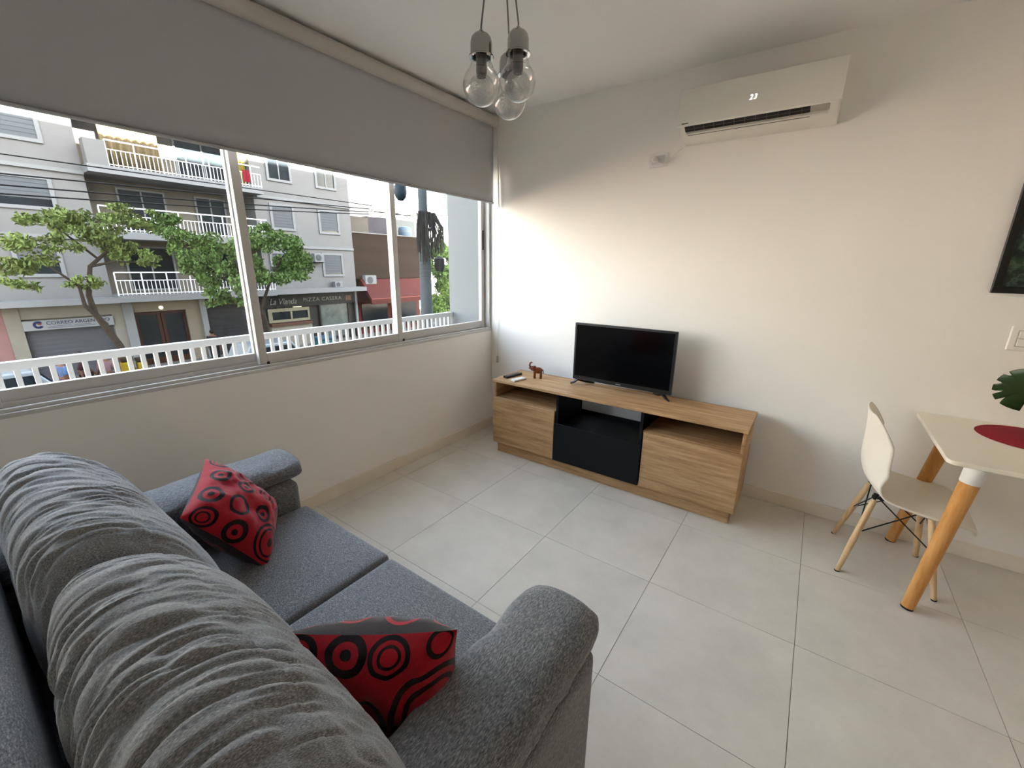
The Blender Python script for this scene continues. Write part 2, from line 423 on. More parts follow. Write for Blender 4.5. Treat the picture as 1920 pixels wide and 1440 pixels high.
MB().tube([E_((-.47, 0, .66)), E_((-.53, 0, .5)), E_((-.52, 0, .34))], [.03 * S_, .02 * S_, .025 * S_], 8).build('tail', M_ele, el, smooth=True, local=True)

# ------------------------------------------------------------------ air conditioner
M_ac = mat('ac_white', '#e3e0d6', .35, spec=.45)
ac = thing('air_conditioner', 'white split air conditioner high on the wall showing 23', 'air conditioner', (1.93, -.1, 2.18))
a0, a1 = 1.545, 2.312
prof = [(-.002, 2.455), (-.12, 2.468), (-.185, 2.462), (-.196, 2.45), (-.197, 2.290), (-.194, 2.283), (-.120, 2.234), (-.10, 2.226), (-.07, 2.222), (-.002, 2.218)]
MB().prism([(p[0], p[1]) for p in prof], 'x', a0 + .006, a1 - .006).build('housing', M_ac, ac, bevel=.006)
MB().prism([(-.19, 2.470), (-.206, 2.466), (-.2065, 2.282), (-.196, 2.276)], 'x', a0, a1).build('front_panel', M_ac, ac, bevel=.003)
# outlet: dark sheets on the sloped face for the opening's shade, louvre and vanes
nrm = Vector((0, -.552, -.834)); sl = Vector((0, .834, -.552))     # outward normal and down-slope direction
def slope(t_, off): return Vector((0, -.194, 2.283)) + sl * t_ + nrm * off
def slope_quad(x0, x1, t0, t1, o0, o1):
    m = MB(); v = [slope(t_, o) + Vector((x, 0, 0)) for o in (o0, o1) for t_ in (t0, t1) for x in (x0, x1)]
    return m.add(v, [(0, 2, 3, 1), (4, 5, 7, 6), (0, 1, 5, 4), (2, 6, 7, 3), (0, 4, 6, 2), (1, 3, 7, 5)])
M_slot = mat('ac_slot_shade', '#14110e', .7)
slope_quad(a0 + .035, a1 - .125, .005, .044, -.01, .0012).build('outlet', M_slot, ac)
slope_quad(a1 - .125, a1 - .045, .005, .044, -.01, .0016).build('outlet_cover', mat('ac_grey', '#a8a499', .5), ac)
slope_quad(a0 + .040, a1 - .050, .046, .058, -.004, .013).build('louvre', mat('ac_louvre', '#d8d5cb', .3), ac, bevel=.002)
slope_quad(a0 + .045, a1 - .125, .060, .071, -.006, .0012).build('outlet', M_slot, ac)
slope_quad(a0 + .040, a1 - .125, .023, .026, -.006, .003).build('vane', mat('ac_vane', '#55514a', .5), ac)
for i in range(11):
    x = a0 + .085 + i * .052
    slope_quad(x, x + .003, .006, .043, -.006, .003).build('vane', bpy.data.materials['ac_vane'], ac)
text_obj('display', '23', .034, mat('ac_display', '#f4f2ff', .5, emit=.9), Matrix.Translation((1.905, -.2072, 2.352)) @ Matrix.Rotation(PI / 2, 4, 'X'), ac, .2, 1.15, .0004)
MB().box(a0 + .022, a0 + .058, -.2072, -.206, 2.288, 2.2935).build('badge', mat('ac_badge', '#55524c', .5), ac)
# outlet with plug and cord
so = thing('wall_socket', 'white wall socket left of the air conditioner with plug', 'socket', (1.385, 0, 2.16))
M_sock = mat('socket_plastic', '#e2e1de', .4)
MB().box(1.327, 1.445, -.012, 0, 2.118, 2.203).build('plate', M_sock, so, bevel=.004)
MB().box(1.345, 1.427, -.016, -.010, 2.135, 2.187).build('insert', mat('socket_insert', '#d0d0d0', .4), so, bevel=.003)
pl = thing('power_cord', 'thin white air-conditioner power cord with plug', 'cord', (1.375, -.016, 2.16))
MB().tube([(1.372, -.016, 2.160), (1.372, -.045, 2.160), (1.376, -.055, 2.158)], [.019, .017, .010], 14).build('plug', M_white, pl, smooth=True)
MB().tube([(1.376, -.052, 2.158), (1.40, -.05, 2.138), (1.435, -.03, 2.125), (1.452, -.02, 2.14), (1.49, -.025, 2.18), (1.55, -.06, 2.20)], .0035, 8).build('cable', M_cord, pl, smooth=True)

# ------------------------------------------------------------------ switch plate, picture
sw = thing('light_switch', 'white light switch plate on the wall above the table', 'switch', (3.21, 0, 1.18))
MB().box(3.150, 3.275, -.012, 0, 1.126, 1.244).build('plate', M_white, sw, bevel=.005)
MB().box(3.172, 3.253, -.0145, -.011, 1.146, 1.224).build('surround', mat('switch_grey', '#bdb9b0', .5), sw)
for z0 in (1.150, 1.188):
    MB().box(3.178, 3.247, -.019, -.013, z0, z0 + .032).build('rocker', M_white, sw, bevel=.002)
pic = thing('framed_picture', 'black framed dark picture with green and yellow paint', 'picture', (3.35, 0, 1.39))
q0, q1, r0, r1 = 3.041, 3.66, 1.391, 1.92
w_ = .03
MB().box(q0, q1, -.028, -.003, r0, r0 + w_).box(q0, q1, -.028, -.003, r1 - w_, r1).box(q0, q0 + w_, -.028, -.003, r0 + w_, r1 - w_).box(q1 - w_, q1, -.028, -.003, r0 + w_, r1 - w_).build('frame', M_black, pic, bevel=.002)
t = NT('painted_canvas'); v = t.coords((1, 1, 1)); n1 = t.noise(v, 9, 5, .6); n2 = t.noise(t.coords((1, 1, 1.7)), 5, 3, .5)
c1 = t.ramp(n1, [(.35, '#0a100e'), (.47, '#16241f'), (.53, '#4c5f4e'), (.56, '#1c2a1e'), (.7, '#0c0f10')])
c2 = t.ramp(n2, [(.5, '#000000'), (.56, '#2f4a1c'), (.62, '#b39a1d'), (.68, '#7a1f14')])
mx = t.new('MixRGB', blend_type='ADD'); mx.inputs[0].default_value = .7; t.link(c1, mx.inputs[1]); t.link(c2, mx.inputs[2])
t.link(mx.outputs[0], t.b.inputs['Base Color']); t.b.inputs['Roughness'].default_value = .4
MB().box(q0 + w_, q1 - w_, -.016, -.004, r0 + w_, r1 - w_).build('canvas', t.m, pic)

# ------------------------------------------------------------------ pendant lamp
pd = thing('pendant_lamp', 'cluster of three clear glass globe bulbs hanging on chrome caps', 'lamp', (1.37, -1.66, RH))
cc = Vector((1.33, -1.64, RH))
MB().lathe([(.055, 0), (.055, -.012), (.045, -.03), (.012, -.035)][::-1], 28, tuple(cc)).build('canopy', M_chrome, pd, smooth=True)
M_sockt = mat('lamp_socket_grey', '#5c5a54', .5)
t = NT('crackled_glass'); t.n.remove(t.b)
tr = t.new('BsdfTransparent'); tr.inputs[0].default_value = (.9, .9, .89, 1); gl = t.new('BsdfGlossy'); gl.inputs['Roughness'].default_value = .25
vo = t.new('TexVoronoi'); t.link(t.coords((1, 1, 1)), vo.inputs['Vector']); vo.inputs['Scale'].default_value = 160
bp_ = t.new('Bump'); bp_.inputs['Strength'].default_value = 1.; bp_.inputs['Distance'].default_value = .004; t.link(vo.outputs['Distance'], bp_.inputs['Height']); t.link(bp_.outputs[0], gl.inputs['Normal'])
ms = t.new('MixShader'); ms.inputs[0].default_value = .32; t.link(tr.outputs[0], ms.inputs[1]); t.link(gl.outputs[0], ms.inputs[2]); t.link(ms.outputs[0], t.n['Material Output'].inputs[0])
M_crack = t.m
for i, (gc, rg) in enumerate(((Vector((1.352, -1.765, 2.062)), .061), (Vector((1.437, -1.678, 2.082)), .060), (Vector((1.345, -1.600, 2.065)), .061))):
    x, y, z = gc; zt = z + .145
    k = Vector((x, y, zt))
    MB().tube([tuple(cc + (k - cc).normalized() * .0 + Vector(((x - cc.x) * .2, (y - cc.y) * .2, -.02))), (x, y, zt + .02), (x, y, zt - .005)], .0028, 8).build('cord', mat('steel_cord_%d' % i, '#7d7a74', .5), pd, smooth=True)
    cap = MB().lathe([(.006, .010), (.010, .003), (.024, -.003), (.032, -.012), (.0355, -.026), (.0355, -.056), (.036, -.060), (.041, -.063), (.041, -.067), (.031, -.067), (.031, -.058)], 32, (x, y, zt), cap=False).build('cap', M_chrome, pd, smooth=True)
    MB().lathe([(.0175, -.058), (.0175, -.110), (.015, -.114), (.014, -.122)], 18, (x, y, zt)).build('socket', M_sockt, pd, smooth=True)
    n = 24
    prof = [(.030, .080), (.033, .066), (.038, .054)]
    for q in range(0, n + 1):
        a = math.radians(48) - math.radians(138) * q / n
        prof.append((max(rg * math.cos(a), .0005), rg * math.sin(a)))
    MB().lathe(prof, 40, tuple(gc), cap=False).build('globe', M_bulb, pd, smooth='all')
    prof = [(.013, .036), (.016, .031)] + [(max(.043 * math.cos(a), .0005), -.010 + .043 * math.sin(a)) for a in [math.radians(66 - 156 * q / 14) for q in range(15)]]
    MB().lathe(prof, 24, tuple(gc), cap=False).build('bulb', M_crack, pd, smooth='all')

# ------------------------------------------------------------------ dining table
tz = .765
tb = thing('dining_table', 'white dining table with round wooden legs against the wall', 'table', (3.5, -.39, 0))
M_ttop = mat('table_lacquer', '#ece4d4', .22, spec=.5)
x0, x1, y0, y1 = 2.905, 4.10, -.755, -.012; rr = .035
poly = []
for (cx, cyy, a0_) in ((x1 - rr, y1 - rr, 0), (x0 + rr, y1 - rr, 90), (x0 + rr, y0 + rr, 180), (x1 - rr, y0 + rr, 270)):
    for k in range(7):
        a = math.radians(a0_ + 15 * k); poly.append((cx + rr * math.cos(a), cyy + rr * math.sin(a)))
MB().prism(poly, 'z', tz - .018, tz).build('tabletop', M_ttop, tb, bevel=.003)
M_tmetal = mat('white_steel', '#e6e5e1', .4)
MB().box(3.05, 3.95, -.64, -.62, tz - .04, tz - .018).box(3.05, 3.95, -.17, -.15, tz - .04, tz - .018).build('apron', M_tmetal, tb)
for fx, fy, tx_, ty_ in ((2.945, -.665, 3.03, -.615), (2.945, -.05, 3.03, -.165), (4.06, -.665, 3.97, -.615), (4.06, -.05, 3.97, -.165)):
    a = Vector((fx, fy, 0)); b = Vector((tx_, ty_, tz - .02)); L = lambda s: a + (b - a) * s
    lg = MB().tube([L(.006), L(.3), L(.86)], [.024, .027, .0325], 20).build('leg', M_tleg, tb, smooth=True)
    MB().tube([L(.86), L(.865), L(1.0)], [.0325, .0345, .038], 20).build('collar', M_tmetal, lg, smooth=True)
    MB().tube([L(0), L(.012)], [.0235, .0245], 20).build('foot_pad', M_rubber, lg, smooth=True)
# placemat, vase, leaf
M_mat = mat('red_felt', '#8e2430', .9, spec=.15, var=.12, vscale=90, bump=.3, bscale=500)
pm = MB().lathe([(.0, 0), (.19, 0), (.192, .0015), (.19, .003), (.0, .003)], 56, (3.275, -.235, tz), cap=False).build('placemat', M_mat, smooth=True)
tag(pm, 'round red woven placemat on the white table', 'placemat')
vs = thing('glass_vase', 'small clear glass vase on the red placemat', 'vase', (3.305, -.205, tz + .003))
MB().lathe([(.001, .0), (.034, .0), (.038, .006), (.036, .05), (.030, .085), (.033, .10), (.031, .10), (.028, .085), (.034, .05), (.034, .012), (.001, .010)], 28, (3.305, -.205, tz + .003), cap=False).build('body', glass('vase_glass', (.93, .95, .94), 1.4), vs, smooth=True)
# monstera leaf: outline with splits, slightly cupped
M_leaf = mat('monstera_green', '#1d3a16', .4, spec=.45, var=.3, vscale=30)
lf = thing('monstera_leaf', 'dark green split monstera leaf standing in the glass vase', 'leaf', (3.305, -.205, tz + .01))
MB().tube([(3.305, -.205, tz + .014), (3.295, -.22, tz + .08), (3.255, -.255, tz + .15), (3.215, -.275, tz + .175)], .0035, 8).build('stem', mat('leaf_stem', '#3c5a24', .5), lf, smooth=True)
base = Vector((3.215, -.275, tz + .175)); tipd = Vector((-.35, -.25, .75)).normalized(); side = Vector((.8, -.5, .15)); side = (side - tipd * side.dot(tipd)).normalized(); nr = tipd.cross(side)
def leafp(a, r):      # polar outline about the leaf centre
    x = math.sin(a) * r; y = math.cos(a) * r
    return base + tipd * (.075 + y * 1.1) + side * x + nr * (-.6 * x * x / .1 * .5)
cuts = [.62, 1.15, 1.62, 2.05]
verts = [leafp(0, 0)]; faces = []; N = 96
for i in range(N):
    a = 2 * PI * i / N; aa = min(a, 2 * PI - a)
    r = .105 * (1 - .12 * math.cos(aa)) * (1.0 if aa < 2.75 else .55)
    for c in cuts:
        d = abs(aa - c)
        if d < .07: r *= .42 + .58 * (d / .07) ** .5
    verts.append(leafp(a, r * .5)); verts.append(leafp(a, r))
for i in range(N):
    j = (i + 1) % N
    faces += [(0, 1 + 2 * i, 1 + 2 * j), (1 + 2 * i, 2 + 2 * i, 2 + 2 * j, 1 + 2 * j)]
lm = MB().add(verts, faces).build('blade', M_leaf, lf, smooth='all'); lm.modifiers.new('s', 'SOLIDIFY').thickness = .0012
MB().tube([leafp(PI, .08), leafp(0, 0) + nr * .001, leafp(0, .09)], [.002, .0016, .0008], 6).build('midrib', bpy.data.materials['leaf_stem'], lf, smooth=True)

# ------------------------------------------------------------------ shell chair
ch = thing('dining_chair', 'white moulded shell chair with wooden legs tucked under the table', 'chair', (2.865, -.35, 0))
M_shell = mat('white_shell', '#e8e2d4', .35, spec=.45)
key = [(0, 3.100, .398, .196), (.03, 3.112, .414, .212), (.07, 3.098, .434, .222), (.16, 3.02, .443, .230), (.30, 2.92, .436, .232), (.42, 2.82, .438, .230), (.50, 2.755, .458, .226), (.57, 2.712, .505, .222), (.66, 2.695, .575, .220), (.76, 2.692, .655, .215), (.86, 2.690, .735, .205), (.94, 2.684, .795, .175), (1, 2.676, .832, .125)]
def kf(u, c):
    us = [k[0] for k in key]; return float(np.interp(u, us, [k[c] for k in key]))
def ks(u, c): return (kf(max(u - .03, 0), c) + 2 * kf(u, c) + kf(min(u + .03, 1), c)) / 4
def shell(u, v):
    w = (v - .5) * 2; x, z, hw = ks(u, 1), ks(u, 2), ks(u, 3)
    back = min(max((u - .45) / .2, 0), 1); top = min(max((u - .82) / .18, 0), 1)
    cur = abs(w) ** 2.4
    x += back * cur * .085 * (1 - top * .8) ; z += (1 - back) * cur * (-.022 + .03 * min(max((u - .2) / .25, 0), 1))
    y = -.35 + w * hw
    return (x, y, z)
sh = MB().grid(shell, 64, 33).build('shell', M_shell, ch, smooth='all')
so_ = sh.modifiers.new('s', 'SOLIDIFY'); so_.thickness = .007; so_.offset = 0
M_wire = mat('black_wire', '#111111', .4)
feet = [(2.682, -.165), (2.690, -.55), (3.055, -.53), (3.04, -.155)]
tops = [(2.775, -.25, .415), (2.775, -.45, .415), (2.975, -.45, .408), (2.975, -.25, .408)]
P = []
for (fx, fy), tp in zip(feet, tops):
    a = Vector((fx, fy, 0)); b = Vector(tp)
    lg = MB().tube([a, a + (b - a) * .03, a + (b - a) * .45, a + (b - a) * .93, a + (b - a) * .95], [.010, .0115, .0145, .0135, .009], 14).build('leg', M_beech, ch, smooth=True)
    MB().lathe([(.0115, 0), (.0115, .006)], 12, tuple(a)).build('glide', M_rubber, lg)
    MB().tube([b - (b - a) * .05, b + Vector((0, 0, .01))], [.006, .012], 8).build('bracket', M_wire, lg, smooth=True)
    P.append((a, b))
for i in range(4):
    a0_, b0_ = P[i]; a1_, b1_ = P[(i + 1) % 4]
    for (s, e) in ((b0_, a1_ + (b1_ - a1_) * .52), (b1_, a0_ + (b0_ - a0_) * .52)):
        MB().tube([s - (s - e) * .04, e], .0032, 8).build('wire', M_wire, ch, smooth=True)
MB().box(2.76, 2.99, -.455, -.445, .40, .415).build('seat_mount', M_wire, ch); MB().box(2.76, 2.99, -.255, -.245, .40, .415).build('seat_mount', M_wire, ch)

# ------------------------------------------------------------------ sofa
_TAB = {}
def vnoise(x, y, seed=0):
    if seed not in _TAB: _TAB[seed] = np.random.RandomState(seed).rand(256, 256)
    tab = _TAB[seed]
    xi = np.floor(x).astype(int); yi = np.floor(y).astype(int); fx = x - xi; fy = y - yi
    fx = fx * fx * (3 - 2 * fx); fy = fy * fy * (3 - 2 * fy)
    g = lambda a, b: tab[a % 256, b % 256]
    return (g(xi, yi) * (1 - fx) + g(xi + 1, yi) * fx) * (1 - fy) + (g(xi, yi + 1) * (1 - fx) + g(xi + 1, yi + 1) * fx) * fy
def closed_curve(pts, n):
    P_ = np.array(pts, float); k = len(P_); out = []
    # Catmull-Rom, then resample by arc length
    for i in range(k):
        a, b, c, d = P_[(i - 1) % k], P_[i], P_[(i + 1) % k], P_[(i + 2) % k]
        for q in np.linspace(0, 1, 24, endpoint=False):
            out.append(.5 * (2 * b + (c - a) * q + (2 * a - 5 * b + 4 * c - d) * q * q + (3 * b - a - 3 * c + d) * q ** 3))
    out = np.array(out); L = np.r_[0, np.cumsum(np.linalg.norm(np.roll(out, -1, 0) - out, axis=1))]
    cl = np.vstack([out, out[:1]]); tt = np.linspace(0, L[-1], n, endpoint=False)
    return np.stack([np.interp(tt, L, cl[:, 0]), np.interp(tt, L, cl[:, 1])], 1)
def loft(sect, ns, a0, a1, endp=5., shrink=.35, disp=None, axis='x', flat=.0):
    """closed section (2D) swept along an axis with soft rounded ends; disp(s, t) moves points along the section normal"""
    nt = len(sect); c = sect.mean(0)
    tang = np.roll(sect, -1, 0) - np.roll(sect, 1, 0); nrm_ = np.stack([tang[:, 1], -tang[:, 0]], 1); nrm_ /= np.linalg.norm(nrm_, axis=1)[:, None]
    if ((sect - c) * nrm_).sum() < 0: nrm_ = -nrm_
    s = (1 - np.cos(np.linspace(0, PI, ns))) / 2 * .5 + np.linspace(0, 1, ns) * .5
    tv_ = np.arange(nt) / nt
    e = (1 - np.abs(2 * s - 1) ** endp) ** (1 / 2.2); e = shrink + (1 - shrink) * e
    Sg, Tg = np.meshgrid(s, tv_, indexing='ij')
    d = disp(Sg, Tg) if disp else 0 * Sg
    P2 = c + (sect - c)[None] * e[:, None, None] + nrm_[None] * (d * np.clip(e, 0, 1)[:, None])[:, :, None]
    A = a0 + (a1 - a0) * Sg
    m = MB()
    if axis == 'x': V = np.stack([A, P2[..., 0], P2[..., 1]], -1)
    else: V = np.stack([P2[..., 0], A, P2[..., 1]], -1)
    v = V.reshape(-1, 3).tolist(); f = []
    for i in range(ns - 1):
        for j in range(nt):
            j2 = (j + 1) % nt; f.append((i * nt + j, i * nt + j2, (i + 1) * nt + j2, (i + 1) * nt + j))
    f.append(tuple(range(nt))); f.append(tuple(range((ns - 1) * nt, ns * nt))[::-1])
    if axis == 'y': f = [q[::-1] for q in f]
    m.uvgrid = [(float(a), float(b)) for a, b in zip(Sg.ravel(), Tg.ravel())]
    return m.add(v, f)
def soft_box(x0, x1, y0, y1, z0, z1, r=.03, n=14, crown=0.):
    h = np.array([(x1 - x0) / 2, (y1 - y0) / 2, (z1 - z0) / 2]); c = np.array([(x0 + x1) / 2, (y0 + y1) / 2, (z0 + z1) / 2])
    inner = h - r; idx = {}; V = []; F = []
    def vid(p):
        k = tuple(np.round(p, 5))
        if k not in idx:
            q = np.array(p) * h; cl = np.clip(q, -inner, inner); d = q - cl; L = np.linalg.norm(d)
            q = cl + d / L * r if L > 1e-9 else q
            q[2] += crown * (1 - (q[0] / h[0]) ** 2) * (1 - (q[1] / h[1]) ** 2) * max(q[2] / h[2], 0)
            idx[k] = len(V); V.append(tuple(q + c))
        return idx[k]
    # non-uniform spacing packs rings near the edges
    g = np.tanh(np.linspace(-2.2, 2.2, n)) / math.tanh(2.2)
    for ax in range(3):
        for sgn in (-1, 1):
            for i in range(n - 1):
                for j in range(n - 1):
                    q = []
                    for (a, b) in ((i, j), (i + 1, j), (i + 1, j + 1), (i, j + 1)):
                        p = [0, 0, 0]; p[ax] = sgn; p[(ax + 1) % 3] = g[a]; p[(ax + 2) % 3] = g[b]; q.append(vid(p))
                    F.append(tuple(q if sgn > 0 else q[::-1]))
    return MB().add(V, F)

sf = thing('sofa', 'grey two-seat fabric sofa with plump wrinkled back cushions', 'sofa', (1.25, -2.66, 0))
soft_box(.44, 2.06, -3.10, -2.215, .06, .315, .03).build('base', M_sofa_s, sf, smooth='all')
for x, y in ((.50, -2.3), (2.0, -2.3), (.50, -3.05), (2.0, -3.05)):
    MB().tube([(x, y, 0), (x, y, .07)], [.02, .026], 14).build('foot', M_black, sf, smooth=True)
soft_box(.405, .665, -3.12, -2.20, .05, .572, .03).build('arm', M_sofa_a, sf, smooth='all')
soft_box(1.845, 2.075, -3.12, -2.20, .05, .572, .03).build('arm', M_sofa_a, sf, smooth='all')
sq = lambda cx, cz, a, b, p, n=56: np.array([(cx + a * np.sign(math.cos(t)) * abs(math.cos(t)) ** (2 / p), cz + b * np.sign(math.sin(t)) * abs(math.sin(t)) ** (2 / p)) for t in np.linspace(0, 2 * PI, n, endpoint=False)])
def adisp(seed):
    def f(S1, T1):
        return .010 * (vnoise(S1 * 9 + 3, T1 * 7, seed) - .5) + .006 * (vnoise(S1 * 22, T1 * 16 + 5, seed + 1) - .5) * (S1 > .0)
    return f
loft(sq(.530, .615, .125, .052, 2.6), 60, -3.06, -2.165, 16, .72, adisp(3), 'y').build('arm_cushion', M_sofa_a, sf, smooth='all')
loft(sq(1.966, .615, .110, .052, 2.6), 60, -3.06, -2.165, 16, .72, adisp(9), 'y').build('arm_cushion', M_sofa_a, sf, smooth='all')
soft_box(.667, 1.248, -2.86, -2.185, .315, .455, .022, 16, .012).build('seat_cushion', M_sofa_s, sf, smooth='all')
soft_box(1.254, 1.843, -2.86, -2.190, .315, .455, .022, 16, .012).build('seat_cushion', M_sofa_s, sf, smooth='all')
soft_box(.44, 2.06, -3.20, -3.04, .06, .80, .05).build('back_frame', M_sofa_s, sf, smooth='all')
sec = closed_curve([(-2.70, .44), (-2.660, .55), (-2.685, .70), (-2.745, .83), (-2.825, .912), (-2.905, .942), (-2.97, .925), (-3.01, .855), (-3.02, .72), (-3.01, .55), (-2.93, .45), (-2.80, .42)], 150)
def wr(seed):
    def f(S1, T1):
        top = np.exp(-(np.maximum(np.abs(T1 - .47) - .05, 0) / .13) ** 2)      # gathered over the crest and the rear
        mid = np.exp(-(np.maximum(np.abs(T1 - .42) - .06, 0) / .16) ** 2)
        sw = S1 + .12 * (T1 - .3) + .03 * (vnoise(T1 * 7, S1 * 3 + 7, seed + 5) - .5)
        def crease(fs, ft, w, sd):
            a = vnoise(sw * fs, T1 * ft + S1 * 2.3, sd); return np.minimum(np.abs(2 * a - 1) / w, 1.)
        patch = .45 + .8 * vnoise(S1 * 6 + 2, T1 * 9, seed + 3)
        w = (.0115 * (crease(27, 12, .6, seed) - .7) * top + .0062 * (crease(54, 17, .55, seed + 1) - .7) * mid + .003 * (vnoise(sw * 90, T1 * 24, seed + 2) - .5) * mid) * patch
        big = .020 * (vnoise(S1 * 3 + 1, T1 * 4, seed + 4) - .5)
        seam = -.004 * np.exp(-((T1 - .345) / .004) ** 2)
        return w + big + seam
    return f
loft(sec, 240, .455, 1.262, 6, .42, wr(11)).build('back_cushion', M_sofa_b, sf, smooth='all', uv=True)
loft(sec + np.array([.0, .004]), 240, 1.235, 2.035, 5, .42, wr(23)).build('back_cushion', M_sofa_b, sf, smooth='all', uv=True)

# ------------------------------------------------------------------ throw pillows
RED, BLK = '#a50f1f', '#17080a'
def ring_mat(name, bgc, fg, circles, weave=300):
    t = NT(name)
    tc = t.new('TexCoord'); acc = None
    pats = {'dot': [(0, 1), (.26, 0), (.60, 1), (.98, 0)], 'ring': [(0, 0), (.70, 1), (.98, 0)], 'multi': [(0, 1), (.2, 0), (.58, 1), (.70, 0), (.84, 1), (.985, 0)], 'two': [(0, 0), (.40, 1), (.55, 0), (.74, 1), (.98, 0)]}
    for (u, v, r, kind) in circles:
        d = t.new('VectorMath', operation='DISTANCE'); t.link(tc.outputs['UV'], d.inputs[0]); d.inputs[1].default_value = (u, v, 0)
        q = t.math('DIVIDE', d.outputs['Value'], r)
        rp = t.new('ValToRGB'); rp.color_ramp.interpolation = 'CONSTANT'; e = rp.color_ramp.elements
        st = pats[kind]
        while len(e) < len(st): e.new(.5)
        for i, (p_, c) in enumerate(st): e[i].position = p_; e[i].color = (c, c, c, 1)
        t.link(q, rp.inputs[0])
        acc = rp.outputs[0] if acc is None else t.math('MAXIMUM', acc, rp.outputs[0])
    mp = t.coords((weave, 40, 1), 'UV'); nz = t.noise(mp, 1, 2)
    mx = t.new('MixRGB'); t.link(acc, mx.inputs[0]); mx.inputs[1].default_value = lin(bgc); mx.inputs[2].default_value = lin(fg)
    m2 = t.new('MixRGB', blend_type='MULTIPLY'); m2.inputs[0].default_value = .5; t.link(mx.outputs[0], m2.inputs[1]); t.link(t.ramp(nz, [(.3, '#8a8a8a'), (.6, '#ffffff')]), m2.inputs[2])
    t.link(m2.outputs[0], t.b.inputs['Base Color']); t.b.inputs['Roughness'].default_value = .85; t.b.inputs['Specular IOR Level'].default_value = .2
    t.b.inputs['Sheen Weight'].default_value = .2
    t.bump(nz, .3, .002)
    return t.m
def pillow(label, c, ex, ey, half, H, circles_f, circles_b, seed):
    t_ = thing('throw_pillow', label, 'pillow', c, 'red throw pillows on the sofa')
    ex = Vector(ex).normalized(); ey = Vector(ey); ey = (ey - ex * ey.dot(ex)).normalized(); n_ = ex.cross(ey)
    nz = np.random.RandomState(seed).rand(8)
    for sg, nm, mt in ((1, 'front_cover', ring_mat('pillow_front_%d' % seed, RED, BLK, circles_f)), (-1, 'back_cover', ring_mat('pillow_back_%d' % seed, BLK, RED, circles_b))):
        def fn(u, v):
            a, b = 2 * u - 1, 2 * v - 1
            a = a * (1.5 - .5 * a * a) if False else a
            pin = 1 - .06 * (1 - b * b) * abs(a) ** 3; pin2 = 1 - .06 * (1 - a * a) * abs(b) ** 3
            th = H * (max(1 - abs(a) ** 2.3, 0) * max(1 - abs(b) ** 2.3, 0)) ** .52
            wv = float(vnoise(np.array(a * 3 + 9 + seed), np.array(b * 3 + 4), seed)) - .5
            wv2 = float(vnoise(np.array(a * 8 + 9), np.array(b * 8 + 4), seed + 2)) - .5
            th = th * (1 + .25 * wv) + .012 * wv2 * (1 - max(abs(a), abs(b)) ** 4)
            return Vector(c) + ex * (a * half * pin) + ey * (b * half * pin2) + n_ * (sg * max(th, 0))
        m = MB().grid(fn, 45, 45)
        aa = np.linspace(0, 1, 400); th_ = H * np.maximum(1 - aa ** 2.3, 0) ** .52; arc = np.r_[0, np.cumsum(np.hypot(np.diff(aa) * half, np.diff(th_)))]; arc /= arc[-1]
        g_ = lambda q: float(.5 + .5 * np.sign(q - .5) * np.interp(abs(2 * q - 1), aa, arc))
        m.uvgrid = [(g_(u), g_(v)) for u, v in m.uvgrid]
        if sg < 0: m.f = [q[::-1] for q in m.f]
        m.build(nm, mt, t_, smooth='all', uv=True)
    return t_
cf = [(.16, .86, .10, 'two'), (.40, .80, .135, 'multi'), (.66, .86, .10, 'two'), (.88, .80, .09, 'ring'), (.17, .60, .085, 'dot'), (.40, .56, .075, 'dot'), (.62, .63, .085, 'two'), (.86, .56, .10, 'multi'),
      (.15, .34, .10, 'dot'), (.40, .33, .10, 'ring'), (.63, .40, .08, 'dot'), (.80, .20, .17, 'multi'), (.20, .10, .11, 'two'), (.48, .10, .10, 'dot')]
cb = [(.14, .84, .09, 'two'), (.38, .83, .09, 'ring'), (.62, .86, .09, 'ring'), (.86, .84, .08, 'dot'), (.2, .6, .14, 'multi'), (.5, .6, .1, 'ring'), (.8, .55, .15, 'multi'), (.2, .25, .12, 'dot'), (.5, .25, .15, 'two'), (.8, .22, .11, 'ring')]
cf2 = [(.17, .90, .10, 'dot'), (.40, .91, .10, 'dot'), (.60, .90, .10, 'two'), (.86, .93, .09, 'ring'), (.20, .60, .12, 'multi'), (.47, .57, .125, 'ring'), (.81, .60, .215, 'multi'), (.16, .28, .12, 'two'), (.42, .25, .11, 'dot'), (.68, .22, .12, 'ring'), (.9, .24, .1, 'dot')]
pillow('red throw pillow with black rings leaning on the window-side arm', (.778, -2.495, .612), (.2, .55, -.81), (-.84, .52, .14), .172, .085, cf, cb, 31)
pillow('red throw pillow squeezed between back cushion and near arm', (1.735, -2.592, .600), (.285, .22, 0), (.10, -.13, .98), .174, .092, cf2, cb, 47)

# ================================================================== outside: street, houses, trees
ST = -3.4
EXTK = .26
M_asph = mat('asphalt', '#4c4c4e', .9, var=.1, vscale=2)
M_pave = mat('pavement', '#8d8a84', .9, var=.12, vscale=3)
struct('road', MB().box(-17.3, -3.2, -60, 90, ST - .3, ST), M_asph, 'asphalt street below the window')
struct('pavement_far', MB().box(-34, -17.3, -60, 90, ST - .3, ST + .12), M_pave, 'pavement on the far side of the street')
struct('pavement_near', MB().box(-3.2, -.14, -60, 90, ST - .3, ST + .12), M_pave, 'pavement below the window')

